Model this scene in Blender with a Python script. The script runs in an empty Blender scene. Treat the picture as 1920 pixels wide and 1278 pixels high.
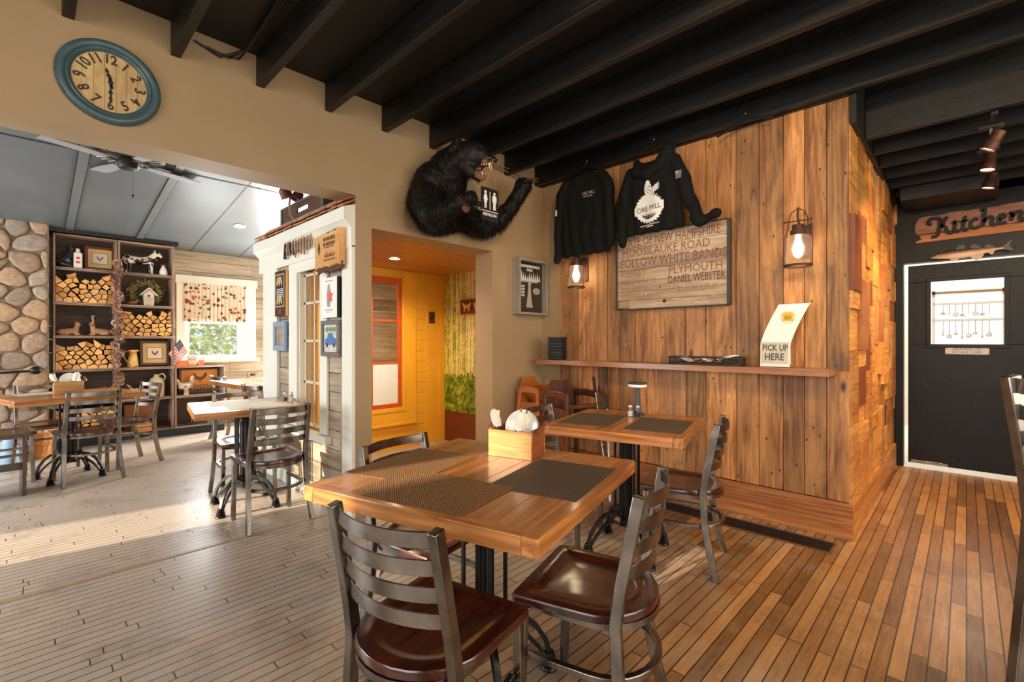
import bpy, bmesh, math, random
from mathutils import Matrix, Vector, noise
PI = math.pi
SC = bpy.context.scene
COL = SC.collection

# ---------------------------------------------------------------- camera, world, lights, exposure
cam_d = bpy.data.cameras.new('camera'); cam = bpy.data.objects.new('camera', cam_d); COL.objects.link(cam)
cam.location = (0, 0, 1.3); cam.rotation_euler = (PI/2, 0, math.radians(-45.86))
cam_d.sensor_width = 36; cam_d.lens = 16.463; cam_d.clip_start = 0.02
SC.camera = cam
SC.view_settings.view_transform = 'Standard'; SC.view_settings.look = 'None'
SC.view_settings.gamma = 1.0; SC.view_settings.use_curve_mapping = False
SC.view_settings.exposure = 0.0

world = bpy.data.worlds.new('world'); SC.world = world; world.use_nodes = True
wn = world.node_tree; wn.nodes.clear()
_o = wn.nodes.new('ShaderNodeOutputWorld'); _b = wn.nodes.new('ShaderNodeBackground')
_s = wn.nodes.new('ShaderNodeTexSky'); _s.sky_type = 'HOSEK_WILKIE'; _s.turbidity = 3.0
_s.sun_direction = (-0.5, 0.35, 0.6)
_b.inputs[1].default_value = 5.0
wn.links.new(_s.outputs[0], _b.inputs[0]); wn.links.new(_b.outputs[0], _o.inputs[0])

def light(name, kind, loc, power, color=(1, 1, 1), size=.1, size_y=None, rot=(0, 0, 0), spot=None, blend=.5, aim=None, angle=None):
    d = bpy.data.lights.new(name, kind); d.energy = power; d.color = color
    if kind == 'AREA':
        d.size = size
        if size_y: d.shape = 'RECTANGLE'; d.size_y = size_y
    elif kind == 'SUN': d.angle = angle or .01
    else: d.shadow_soft_size = size
    if kind == 'SPOT': d.spot_size = math.radians(spot or 60); d.spot_blend = blend
    o = bpy.data.objects.new(name, d); COL.objects.link(o); o.location = loc
    if aim is not None: o.rotation_euler = (Vector(aim) - Vector(loc)).to_track_quat('-Z', 'Y').to_euler()
    else: o.rotation_euler = rot
    return o
WARM = (1.0, .72, .42); DAY = (.93, .97, 1.0)
SUND = Vector((1, -.17, -.33))
light('sun', 'SUN', (-10, 4, 8), 12.0, (1, .86, .66), angle=.012, aim=tuple(Vector((-10, 4, 8))+SUND))
# daylight entering at the window openings, plus an added front fill (all lie outside the frame)
light('daylight_left_room', 'AREA', (-2.95, 6.0, 1.5), 220, DAY, 3.0, 1.6, aim=(0, 6.0, 1.2))
light('daylight_far_wall', 'AREA', (3.55, 8.0, 1.55), 620, (1, .97, .92), 1.2, 1.3, aim=(2.2, 0, .6))
light('daylight_far_window', 'AREA', (1.94, 8.25, 1.6), 60, DAY, .7, 1.0, aim=(1.6, 0, .8))
light('daylight_left_wall', 'AREA', (-2.95, .4, 1.6), 110, (1, .96, .9), 3.2, 1.6, aim=(0, .4, 1.0))
light('fill_front_wall', 'AREA', (1.5, -3.1, 1.6), 170, (1, .88, .72), 4.5, 1.6, aim=(1.8, 0, 1.3))  # soft warm fill added behind the camera
light('kitchen_light', 'AREA', (8.2, .3, 2.6), 60, (1, .96, .9), 2.2, 1.6, aim=(8.2, .3, 0))
# added warm fill spots without fixtures, above and behind the camera
for _p, _a, _w in (((1.2, .3, 2.8), (3.7, 1.9, 1.6), 120), ((.6, -.8, 2.8), (3.7, .9, 1.3), 110), ((-.6, .9, 2.8), (.6, 3.2, 2.3), 30), ((3.6, -1.2, 2.8), (6.2, -.1, 2.35), 130), ((2.9, -1.4, 2.8), (3.2, -.2, 0), 90), ((1.0, -1.0, 2.8), (1.2, 1.2, .8), 60)):
    light('added_fill_spot', 'SPOT', _p, _w, (1, .70, .42), .06, spot=110, blend=1., aim=_a)

# ---------------------------------------------------------------- colour and node helpers
def lin(c): return tuple(((x/255)/12.92 if x/255 <= .04045 else ((x/255+.055)/1.055)**2.4) for x in c)
def rgba(c): return (*lin(c), 1)
class NT:
    def __init__(s, name):
        s.m = bpy.data.materials.new(name); s.m.use_nodes = True; s.t = s.m.node_tree; s.t.nodes.clear()
        s.out = s.n('OutputMaterial'); s.p = s.n('BsdfPrincipled'); s.l(s.p.outputs[0], s.out.inputs[0])
    def n(s, k, **kw):
        x = s.t.nodes.new('ShaderNode'+k)
        for a, b in kw.items(): setattr(x, a, b)
        return x
    def l(s, a, b): s.t.links.new(a, b)
    def set(s, node, **kw):
        for k, v in kw.items():
            i = node.inputs[k.replace('_', ' ')]
            if isinstance(v, bpy.types.NodeSocket): s.l(v, i)
            else: i.default_value = v
    def math(s, op, a, b=None, c=None, clamp=False):
        x = s.n('Math', operation=op); x.use_clamp = clamp
        for i, v in enumerate((a, b, c)):
            if v is None: continue
            if isinstance(v, bpy.types.NodeSocket): s.l(v, x.inputs[i])
            else: x.inputs[i].default_value = v
        return x.outputs[0]
    def vmath(s, op, a, b):
        x = s.n('VectorMath', operation=op)
        for i, v in enumerate((a, b)):
            if isinstance(v, bpy.types.NodeSocket): s.l(v, x.inputs[i])
            else: x.inputs[i].default_value = v
        return x.outputs[0]
    def coord(s): return s.n('TexCoord').outputs['Object']
    def gen(s): return s.n('TexCoord').outputs['Generated']
    def noise(s, vec, scale, detail=3, rough=.55, dist=0.0, out=0):
        x = s.n('TexNoise'); s.l(vec, x.inputs['Vector']); x.inputs['Scale'].default_value = scale
        x.inputs['Detail'].default_value = detail; x.inputs['Roughness'].default_value = rough; x.inputs['Distortion'].default_value = dist
        return x.outputs[out]
    def map(s, vec, scale=(1, 1, 1), loc=(0, 0, 0), rot=(0, 0, 0)):
        x = s.n('Mapping'); s.l(vec, x.inputs[0]); x.inputs['Location'].default_value = loc
        x.inputs['Rotation'].default_value = rot; x.inputs['Scale'].default_value = scale
        return x.outputs[0]
    def ramp(s, fac, stops):
        x = s.n('ValToRGB'); e = x.color_ramp.elements
        while len(e) < len(stops): e.new(.5)
        for i, (p, c) in enumerate(stops): e[i].position = p; e[i].color = c if len(c) == 4 else (*c, 1)
        s.l(fac, x.inputs[0]); return x.outputs[0]
    def mix(s, fac, a, b, mode='MIX'):
        x = s.n('Mix', data_type='RGBA', blend_type=mode)
        for i, v in ((0, fac), (6, a), (7, b)):
            if isinstance(v, bpy.types.NodeSocket): s.l(v, x.inputs[i])
            else: x.inputs[i].default_value = v
        return x.outputs[2]
    def sep(s, vec):
        x = s.n('SeparateXYZ'); s.l(vec, x.inputs[0]); return x.outputs
    def comb(s, a, b, c):
        x = s.n('CombineXYZ')
        for i, v in enumerate((a, b, c)):
            if isinstance(v, bpy.types.NodeSocket): s.l(v, x.inputs[i])
            else: x.inputs[i].default_value = v
        return x.outputs[0]
    def white(s, v, out='Value'):
        x = s.n('TexWhiteNoise', noise_dimensions='3D'); s.l(v, x.inputs['Vector']); return x.outputs[out]
    def tone(s): x = s.n('Attribute', attribute_name='tone'); return x.outputs['Fac']
    def bump(s, h, strength=.3, dist=.01):
        x = s.n('Bump'); x.inputs['Strength'].default_value = strength; x.inputs['Distance'].default_value = dist
        s.l(h, x.inputs['Height']); s.l(x.outputs[0], s.p.inputs['Normal'])

MATS = {}
def plain(name, c, rough=.6, metal=0., emit=None, estr=1., coat=0., spec=.5, noisy=0., nscale=8):
    if name in MATS: return MATS[name]
    t = NT(name); t.set(t.p, Base_Color=rgba(c), Roughness=rough, Metallic=metal)
    t.p.inputs['Coat Weight'].default_value = coat; t.p.inputs['Specular IOR Level'].default_value = spec
    if noisy:
        n = t.noise(t.coord(), nscale, 5, .6)
        k = lin(c); f1, f2 = 1-noisy, 1+noisy
        t.set(t.p, Base_Color=t.ramp(n, [(.3, tuple(x*f1 for x in k)), (.7, tuple(min(1, x*f2) for x in k))]))
    if emit: t.set(t.p, Emission_Color=rgba(emit), Emission_Strength=estr)
    MATS[name] = t.m; return t.m

def wood(name, dark, light_, axis='x', scale=1., rough=.55, tv=.35, stretch=14, coat=0., knots=0., stain=None, stainamt=0., nails=0., fine=.5, bump=.25, rings=0., rmix=.16, alt=None, altamt=.55):
    """grain runs along `axis`; every board's `tone` shifts brightness and pattern"""
    if name in MATS: return MATS[name]
    t = NT(name); co = t.coord(); tn = t.tone()
    off = t.white(t.comb(tn, tn, tn), 'Color')
    v = t.vmath('ADD', co, t.vmath('SCALE', off, (0, 0, 0)) if False else t.vmath('MULTIPLY', off, (9, 9, 9)))
    k = {'x': (1/stretch, 1, 1), 'y': (1, 1/stretch, 1), 'z': (1, 1, 1/stretch)}[axis]
    k2 = tuple(.25*a if a < 1 else 1 for a in k)
    g1 = t.noise(t.map(v, tuple(a*scale for a in k)), 28, 6, .62, 1.2)
    g2 = t.noise(t.map(v, tuple(a*scale for a in k2)), 130, 3, .6)
    big = t.noise(t.map(v, tuple((a if a == 1 else a*3)*scale for a in k)), 5, 3, .5, .6)
    if rings:
        w = t.n('TexWave', wave_type='RINGS', rings_direction={'x': 'X', 'y': 'Y', 'z': 'Z'}[axis])
        t.l(t.map(t.vmath('ADD', v, t.vmath('MULTIPLY', t.noise(t.map(v, k), 5, 2, .5, 0, 1), (.22, .22, .22))), k), w.inputs['Vector'])
        w.inputs['Scale'].default_value = rings; w.inputs['Distortion'].default_value = 3; w.inputs['Detail'].default_value = 2
        g1 = t.math('ADD', t.math('MULTIPLY', g1, 1-rmix), t.math('MULTIPLY', w.outputs['Fac'], rmix))
    f = t.math('ADD', t.math('MULTIPLY', g1, .75), t.math('MULTIPLY', g2, .3*fine))
    f = t.math('ADD', f, t.math('MULTIPLY', t.math('SUBTRACT', big, .5), .5))
    c = t.ramp(f, [(.32, lin(dark)), (.72, lin(light_))])
    if alt:
        af = t.math('MULTIPLY', t.ramp(t.white(t.comb(t.math('MULTIPLY', tn, 5.3), 7., 3.)), [(.45, (0, 0, 0)), (1, (1, 1, 1))]), altamt)
        c = t.mix(af, c, rgba(alt))
    if stain:
        sfac = t.math('MULTIPLY', t.ramp(t.noise(t.map(v, tuple((a if a == 1 else a*4)*scale for a in k)), 4, 5, .62, .8), [(.54, (0, 0, 0)), (.72, (1, 1, 1))]), stainamt)
        c = t.mix(sfac, c, rgba(stain))
    if knots:
        x = t.n('TexVoronoi'); kk = tuple((a if a == 1 else a*5)*1 for a in k)
        t.l(t.map(v, kk), x.inputs['Vector']); x.inputs['Scale'].default_value = 4.2
        kf = t.ramp(x.outputs['Distance'], [(.035, (1, 1, 1)), (.10, (0, 0, 0))])
        c = t.mix(t.math('MULTIPLY', kf, knots), c, rgba(tuple(q*.28 for q in dark)))
    if nails:
        x = t.n('TexVoronoi'); t.l(t.map(v, (1, 1, .45)), x.inputs['Vector']); x.inputs['Scale'].default_value = 15
        kf = t.ramp(x.outputs['Distance'], [(.055, (1, 1, 1)), (.10, (0, 0, 0))])
        c = t.mix(t.math('MULTIPLY', kf, nails), c, rgba((38, 24, 16)))
    br = t.math('ADD', t.math('MULTIPLY', t.white(t.comb(t.math('MULTIPLY', tn, 3.7), 1., 2.)), 2*tv), 1-tv)
    c = t.mix(1.0, c, t.comb(br, t.math('ADD', t.math('MULTIPLY', br, .9), .08), t.math('ADD', t.math('MULTIPLY', br, .8), .14)), 'MULTIPLY')
    t.set(t.p, Base_Color=c, Roughness=t.math('ADD', t.math('MULTIPLY', g1, .22), rough-.11))
    t.p.inputs['Coat Weight'].default_value = coat; t.p.inputs['Coat Roughness'].default_value = .12
    t.bump(f, bump, .004)
    MATS[name] = t.m; return t.m

# ---------------------------------------------------------------- mesh builder
class MB:
    def __init__(s, seed=1): s.v = []; s.f = []; s.t = []; s.mi = []; s.tone = .5; s.cm = 0; s.M = None
    def add(s, vs, fs):
        b = len(s.v)
        s.v += [tuple(s.M @ Vector(p)) for p in vs] if s.M is not None else [tuple(p) for p in vs]
        for f in fs: s.f.append(tuple(i+b for i in f)); s.t.append(s.tone); s.mi.append(s.cm)
        return s
    def box(s, x0, y0, z0, x1, y1, z1):
        if x0 > x1: x0, x1 = x1, x0
        if y0 > y1: y0, y1 = y1, y0
        if z0 > z1: z0, z1 = z1, z0
        return s.add([(x0,y0,z0),(x1,y0,z0),(x1,y1,z0),(x0,y1,z0),(x0,y0,z1),(x1,y0,z1),(x1,y1,z1),(x0,y1,z1)],
            [(3,2,1,0),(4,5,6,7),(0,1,5,4),(1,2,6,5),(2,3,7,6),(3,0,4,7)])
    def obox(s, c, sz, R=None):
        a, b, d = (q/2 for q in sz); M = Matrix.Translation(c) @ (R.to_4x4() if R is not None else Matrix())
        vs = [M @ Vector(p) for p in [(-a,-b,-d),(a,-b,-d),(a,b,-d),(-a,b,-d),(-a,-b,d),(a,-b,d),(a,b,d),(-a,b,d)]]
        return s.add(vs, [(3,2,1,0),(4,5,6,7),(0,1,5,4),(1,2,6,5),(2,3,7,6),(3,0,4,7)])
    def rings(s, R, close=False, caps=True):
        n = len(R[0]); vs = [p for r in R for p in r]; fs = []
        m = len(R)
        for i in range(m if close else m-1):
            for j in range(n):
                a, b = i*n+j, i*n+(j+1) % n; c, d = ((i+1) % m)*n+(j+1) % n, ((i+1) % m)*n+j
                fs.append((a, b, c, d))
        if caps and not close: fs.append(tuple(range(n-1, -1, -1))); fs.append(tuple((m-1)*n+j for j in range(n)))
        return s.add(vs, fs)
    def _fr(s, P, up, closed):
        out = []
        for i in range(len(P)):
            a = P[i-1] if (i or closed) else P[i]; b = P[(i+1) % len(P)] if (i < len(P)-1 or closed) else P[i]
            t = (b-a).normalized(); sd = t.cross(up)
            if sd.length < 1e-4: sd = t.cross(Vector((0, 1, 0)) if abs(up.y) < .9 else Vector((1, 0, 0)))
            sd.normalize(); out.append((sd, sd.cross(t).normalized()))
        return out
    def sweep(s, pts, w, d, up=(0, 0, 1), closed=False):
        P = [Vector(p) for p in pts]; R = []
        for i, (p, (a, n)) in enumerate(zip(P, s._fr(P, Vector(up), closed))):
            k = 1.
            if closed or 0 < i < len(P)-1:
                t1 = (P[i]-P[i-1]).normalized(); t2 = (P[(i+1) % len(P)]-P[i]).normalized()
                k = 1/max(.5, math.sqrt(max(0., (1+t1.dot(t2))/2)))
            ww = (w[i] if isinstance(w, (list, tuple)) else w)/2; dd = (d[i] if isinstance(d, (list, tuple)) else d)/2
            R.append([p-a*ww*k-n*dd, p+a*ww*k-n*dd, p+a*ww*k+n*dd, p-a*ww*k+n*dd])
        return s.rings(R, closed)
    def tube(s, pts, r, n=8, closed=False, up=(0, 0, 1)):
        P = [Vector(p) for p in pts]; R = []
        for i, (p, (a, b)) in enumerate(zip(P, s._fr(P, Vector(up), closed))):
            rr = r[i] if isinstance(r, (list, tuple)) else r
            R.append([p+a*rr*math.cos(2*PI*j/n)+b*rr*math.sin(2*PI*j/n) for j in range(n)])
        return s.rings(R, closed)
    def lathe(s, prof, n=16, c=(0, 0, 0), M=None, caps=True):
        R = []
        for r, z in prof:
            ring = [Vector((c[0]+r*math.cos(2*PI*j/n), c[1]+r*math.sin(2*PI*j/n), c[2]+z)) for j in range(n)]
            R.append([M @ p for p in ring] if M is not None else ring)
        return s.rings(R, False, caps)
    def prism(s, poly, h0, h1, M=None):
        n = len(poly); A = sum(poly[i][0]*poly[(i+1) % n][1]-poly[(i+1) % n][0]*poly[i][1] for i in range(n))
        if A < 0: poly = poly[::-1]
        R = [[Vector((x, y, h)) for x, y in poly] for h in (h0, h1)]
        if M is not None: R = [[M @ p for p in r] for r in R]
        return s.rings(R)
    def ell(s, c, r, nu=16, nv=10, R=None):
        r = r if isinstance(r, (tuple, list)) else (r, r, r); vs = []; fs = []
        for i in range(1, nv):
            th = PI*i/nv
            for j in range(nu):
                ph = 2*PI*j/nu; p = Vector((r[0]*math.sin(th)*math.cos(ph), r[1]*math.sin(th)*math.sin(ph), -r[2]*math.cos(th)))
                if R is not None: p = R @ p
                vs.append(p+Vector(c))
        a = Vector((0, 0, -r[2])); b = -a
        if R is not None: a = R @ a; b = R @ b
        vs += [a+Vector(c), b+Vector(c)]; A = len(vs)-2; B = A+1
        for i in range(nv-2):
            for j in range(nu): fs.append((i*nu+j, i*nu+(j+1) % nu, (i+1)*nu+(j+1) % nu, (i+1)*nu+j))
        for j in range(nu): fs.append((A, (j+1) % nu, j)); fs.append((B, (nv-2)*nu+j, (nv-2)*nu+(j+1) % nu))
        return s.add(vs, fs)
    def caps(s, P, Rr, n=14, step=.45):
        """chain of spheres along a polyline, for blob modelling"""
        for i in range(len(P)-1):
            a, b = Vector(P[i]), Vector(P[i+1]); L = (b-a).length; k = max(1, int(L/(min(Rr[i], Rr[i+1])*step)))
            for j in range(k+1):
                f = j/k; rr = Rr[i]*(1-f)+Rr[i+1]*f; s.ell(a.lerp(b, f), rr, n, n//2+2)
        return s
    def build(s, name, mats, parent=None, bevel=0, smooth=False, angle=40, M=None, seg=2):
        me = bpy.data.meshes.new(name); me.from_pydata(s.v, [], s.f)
        for m in (mats if isinstance(mats, (list, tuple)) else [mats]): me.materials.append(m)
        at = me.attributes.new('tone', 'FLOAT', 'FACE'); at.data.foreach_set('value', s.t)
        if len(me.materials) > 1: me.polygons.foreach_set('material_index', s.mi)
        if smooth or bevel:
            me.polygons.foreach_set('use_smooth', [True]*len(s.f)); me.set_sharp_from_angle(angle=math.radians(angle))
        me.update()
        o = bpy.data.objects.new(name, me); COL.objects.link(o)
        if parent is not None: o.parent = parent
        if M is not None: o.matrix_local = M
        if bevel:
            b = o.modifiers.new('bevel', 'BEVEL'); b.width = bevel; b.segments = seg; b.limit_method = 'ANGLE'; b.angle_limit = math.radians(40)
        return o
def tag(o, label=None, cat=None, group=None, kind=None):
    for k, v in (('label', label), ('category', cat), ('group', group), ('kind', kind)):
        if v: o[k] = v
    return o
def thing(name, label, cat, loc=(0, 0, 0), rz=0, group=None, M=None):
    o = bpy.data.objects.new(name, None); COL.objects.link(o); o.empty_display_size = .05
    if M is not None: o.matrix_world = M
    else: o.location = loc; o.rotation_euler = (0, 0, rz)
    return tag(o, label, cat, group)
KIDS = {}
def kids(o):
    return [c for c in COL.objects if c.parent == o]
def dup(o, loc=None, rz=None, label=None, group=None, M=None):
    """copy of a thing with copies of its parts and sub-parts"""
    def rec(a, par):
        c = a.copy(); COL.objects.link(c)
        if par is not None: c.parent = par
        for k in kids(a): rec(k, c)
        return c
    c = rec(o, None)
    if loc is not None: c.location = loc
    if rz is not None: c.rotation_euler = (0, 0, rz)
    if M is not None: c.matrix_world = M
    if label: c['label'] = label
    if group: c['group'] = group
    return c
def wX(x, y, z): return Matrix(((0, 0, -1, x), (-1, 0, 0, y), (0, 1, 0, z), (0, 0, 0, 1)))   # on a wall facing -X: local x = viewer's right, y = up, z = out
def wY(x, y, z): return Matrix(((1, 0, 0, x), (0, 0, -1, y), (0, 1, 0, z), (0, 0, 0, 1)))    # on a wall facing -Y
def text(s, mat, parent, x=0, y=0, z=0, size=.05, name='lettering', al='CENTER', sx=1., bold=0., ext=.0006, M=None, shear=0., rot=0.):
    c = bpy.data.curves.new('txt', 'FONT'); c.body = s; c.size = size; c.align_x = al; c.align_y = 'CENTER'
    c.extrude = ext; c.offset = bold; c.shear = shear; c.resolution_u = 2
    o = bpy.data.objects.new('txt', c); me = bpy.data.meshes.new_from_object(o); bpy.data.objects.remove(o)
    me.name = name; me.materials.clear(); me.materials.append(mat)
    ob = bpy.data.objects.new(name, me); COL.objects.link(ob)
    if parent is not None: ob.parent = parent
    L = Matrix.Translation((x, y, z)) @ Matrix.Rotation(rot, 4, 'Z') @ Matrix.Diagonal((sx, 1, 1, 1))
    ob.matrix_local = (M @ L) if M is not None else L
    return ob
def struct(o, label=None): o['kind'] = 'structure'; return tag(o, label) if label else o
def clip(poly, px, py, nx, ny):
    """keep the part of the polygon where (p-q).n <= 0"""
    out = []
    for i in range(len(poly)):
        a, b = poly[i], poly[(i+1) % len(poly)]
        da = (a[0]-px)*nx+(a[1]-py)*ny; db = (b[0]-px)*nx+(b[1]-py)*ny
        if da <= 0: out.append(a)
        if (da < 0 < db) or (db < 0 < da): f = da/(da-db); out.append((a[0]+(b[0]-a[0])*f, a[1]+(b[1]-a[1])*f))
    return out
def voronoi(pts, rect, gap):
    cells = []
    for i, p in enumerate(pts):
        poly = [(rect[0], rect[1]), (rect[2], rect[1]), (rect[2], rect[3]), (rect[0], rect[3])]
        for j, q in enumerate(pts):
            if i == j: continue
            dx, dy = q[0]-p[0], q[1]-p[1]; L = math.hypot(dx, dy)
            if L > 1.2: continue
            m = ((p[0]+q[0])/2-dx/L*gap, (p[1]+q[1])/2-dy/L*gap)
            poly = clip(poly, m[0], m[1], dx/L, dy/L)
            if len(poly) < 3: break
        cells.append(poly)
    return cells
# ---------------------------------------------------------------- materials of the room
def paint(name, c, rough=.55, var=.06):
    t = NT(name); n = t.noise(t.coord(), 3, 4, .6); k = lin(c)
    t.set(t.p, Base_Color=t.ramp(n, [(.3, tuple(x*(1-var) for x in k)), (.7, tuple(min(1, x*(1+var)) for x in k))]), Roughness=rough)
    t.bump(t.noise(t.coord(), 90, 3), .08, .002); MATS[name] = t.m; return t.m
tan = paint('tan_wall_paint', (160, 136, 104), .5, .05)
white_trim = paint('white_trim_paint', (226, 226, 214), .4, .03)
yellow = paint('yellow_paint', (238, 172, 48), .4, .05)
black_wood = wood('black_painted_wood', (6, 6, 6), (24, 23, 22), 'y', 1, .5, .1, bump=.5)
def floor_mat():
    t = NT('maple_strip_floor'); co = t.coord(); X, Y, Z = t.sep(co)
    W = .056
    far = t.math('GREATER_THAN', Y, 2.62)
    row = t.math('FLOOR', t.math('DIVIDE', Y, W)); fy = t.math('FRACT', t.math('DIVIDE', Y, W))
    r1 = t.white(t.comb(row, 3.1, 0.)); L = .95
    xx = t.math('ADD', t.math('DIVIDE', X, L), t.math('MULTIPLY', r1, 31.7))
    cell = t.math('FLOOR', xx); fx = t.math('FRACT', xx)
    rnd = t.white(t.comb(row, cell, 1.)); rnd2 = t.white(t.comb(row, cell, 5.))
    v = t.vmath('ADD', co, t.comb(t.math('MULTIPLY', rnd, 20.), t.math('MULTIPLY', rnd2, 9.), 0.))
    g = t.noise(t.map(v, (.07, 1, 1)), 60, 6, .65, .8)
    c = t.ramp(t.math('ADD', t.math('MULTIPLY', g, .6), t.math('MULTIPLY', rnd, .45)), [(.18, lin((74, 50, 30))), (.5, lin((138, 98, 58))), (.85, lin((190, 142, 88)))])
    wear_glare = t.noise(co, .9, 5, .65, .5)
    c = t.mix(t.math('MULTIPLY', t.ramp(t.math('SUBTRACT', t.math('ADD', wear_glare, t.math('MULTIPLY', Y, .11)), t.math('MULTIPLY', X, .05)), [(.40, (0, 0, 0)), (.72, (1, 1, 1))]), .85), c, rgba((188, 174, 158)))  # grey wear plus painted daylight glare, paler towards the left room
    dirt = t.noise(co, 2.3, 8, .7, .4)
    c = t.mix(t.ramp(dirt, [(.52, (0, 0, 0)), (.75, (.65, .65, .65))]), c, rgba((66, 50, 38)))
    scr = t.noise(t.map(co, (.6, 5, 1), rot=(0, 0, .3)), 12, 8, .8, 1)
    c = t.mix(t.ramp(scr, [(.66, (0, 0, 0)), (.8, (.6, .6, .6))]), c, rgba((196, 158, 118)))
    e1 = t.math('ABSOLUTE', t.math('SUBTRACT', fy, .5)); e2 = t.math('ABSOLUTE', t.math('SUBTRACT', fx, .5))
    gap = t.math('MAXIMUM', t.math('GREATER_THAN', e1, .452), t.math('GREATER_THAN', e2, .4972))
    c = t.mix(t.math('MULTIPLY', gap, .88), c, rgba((34, 22, 15)))
    t.set(t.p, Base_Color=c, Roughness=t.math('ADD', .20, t.math('MULTIPLY', dirt, .3)))
    t.bump(t.math('SUBTRACT', t.math('MULTIPLY', g, .15), gap), .5, .003); return t.m
FLOOR = floor_mat()
plank = wood('reclaimed_barn_planks', (124, 78, 42), (220, 162, 98), 'z', 1, .6, .38, 12, knots=1., stain=(66, 50, 40), stainamt=.85, nails=1., rings=10, rmix=.1, alt=(130, 98, 70), altamt=.5)
plank_base = wood('pine_base_board', (140, 84, 44), (200, 136, 78), 'y', 1, .5, .1, 12, knots=.8, rings=10, rmix=.2)
patch_x = wood('crate_wood_flat', (170, 104, 40), (240, 184, 100), 'x', 1, .5, .26, 9, rings=8, rmix=.08, alt=(150, 80, 34), altamt=.7)
shiplap = wood('whitewashed_shiplap', (150, 138, 120), (212, 202, 184), 'x', 1, .6, .22, 16, knots=.6, stain=(176, 140, 104), stainamt=.6)
shiplap_y = wood('weathered_grey_shiplap', (128, 112, 94), (196, 182, 160), 'y', 1, .6, .22, 16, knots=.6, stain=(120, 86, 60), stainamt=.5)

# ---------------------------------------------------------------- floor and walls
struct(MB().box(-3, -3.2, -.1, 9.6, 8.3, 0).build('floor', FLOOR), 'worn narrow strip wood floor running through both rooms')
# raised threshold strip between the two rooms
o = MB(); o.box(-3, 3.43, 0, 1.63, 3.47, .003); struct(o.build('trim_1', wood('threshold_oak', (176, 150, 122), (220, 196, 166), 'x', 1, .35)), 'long thin wood seam strip across the floor')
# wall with the clock and the bear (faces the camera side); two openings
m = MB(); m.box(-3, 3.2, 2.365, 1.66, 3.44, 3.2); m.box(1.66, 3.2, 0, 1.787, 3.44, 3.2); m.box(1.787, 3.2, 2.145, 3.034, 3.44, 3.2); m.box(3.034, 3.2, 0, 3.85, 3.44, 3.2)
m.box(3.745, 2.95, 0, 3.85, 3.2, 3.2)
struct(m.build('wall_back', tan), 'tan painted wall with wide openings under the black joists')
# plank wall: vertical reclaimed boards, front face x = 3.745
rnd = random.Random(4); m = MB(); y = 2.955
while y > .56:
    w = rnd.choice([.10, .13, .16, .20, .23]); w = min(w, y-.55)
    if y-w-.55 < .05: w = y-.55
    d = rnd.uniform(0, .014)
    for (z0, z1) in ((.24, 1.1), (1.1, 2.92)):
        m.tone = rnd.random(); m.box(3.745-d, y-w+.002, z0, 3.80, y-.002, z1)
    y -= w
struct(m.build('wall_plank', plank, bevel=.0015, seg=1), 'reclaimed vertical plank wall with nail holes and knots')
m = MB(); m.box(3.80, .56, 0, 3.85, 2.95, 3.2); m.box(3.80, .56, 0, 6.32, .62, 3.2); struct(m.build('wall_plank_core', plain('dark_core', (30, 24, 20), .9)))
m = MB(); m.box(3.717, .525, 0, 3.745, 2.95, .235); struct(m.build('baseboard_plank', plank_base, bevel=.003), 'wide pine board along the foot of the plank wall')
m = MB(); m.box(3.745, .525, 0, 6.3, .56, .235); struct(m.build('baseboard_side', wood('pine_base_board_side', (170, 104, 46), (222, 156, 80), 'x', 1, .5, .1, 12, rings=4), bevel=.003), 'wide pine board below the wine crate panels')
# side wall of wine crate panels, faces the camera's right side (y = .55)
rnd = random.Random(11); m = MB(); m2 = MB(); m3 = MB()
x = 3.745; cols = []
while x < 6.31:
    w = rnd.uniform(.16, .42); w = min(w, 6.315-x); z = .235
    while z < 2.74:
        h = rnd.choice([.12, .2, .28, .36, .5]); h = min(h, 2.76-z)
        d = rnd.choice([0, .004, .008, .012, .02, .03]); t_ = rnd.random()
        mm = m if rnd.random() > .1 else (m2 if rnd.random() > .4 else m3)
        mm.tone = rnd.random(); mm.box(x+.001, .55-d, z+.001, x+w-.001, .57, z+h-.001); z += h
    x += w
o = struct(m.build('wall_crate_panels', patch_x, bevel=.0015, seg=1), 'patchwork wall of flat honey coloured wine crate panels')
m2.build('dark_panels', plain('brown_crate', (120, 62, 30), .6, noisy=.2), o); m3.build('red_panels', wood('pale_crate', (200, 150, 96), (240, 206, 158), 'x', 1, .5, .15), o)
mk = MB(); rnd = random.Random(3)
INK = plain('branded_ink', (88, 48, 22), .8)
for i in range(46):      # burnt-in marks on the crate panels
    cx, cz = rnd.uniform(3.85, 6.2), rnd.uniform(.4, 2.5); r = rnd.uniform(.02, .05)
    if i % 3 == 0: mk.tube([(cx+r*math.cos(a*PI/8), .5475-.031, cz+r*math.sin(a*PI/8)) for a in range(16)], .0025, 4, True, up=(0, 1, 0))
    else:
        for k in range(rnd.randint(1, 3)): mk.box(cx-r*1.4, .516, cz-k*.018, cx+r*1.4*rnd.uniform(.5, 1), .517, cz-k*.018+.005)
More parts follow.
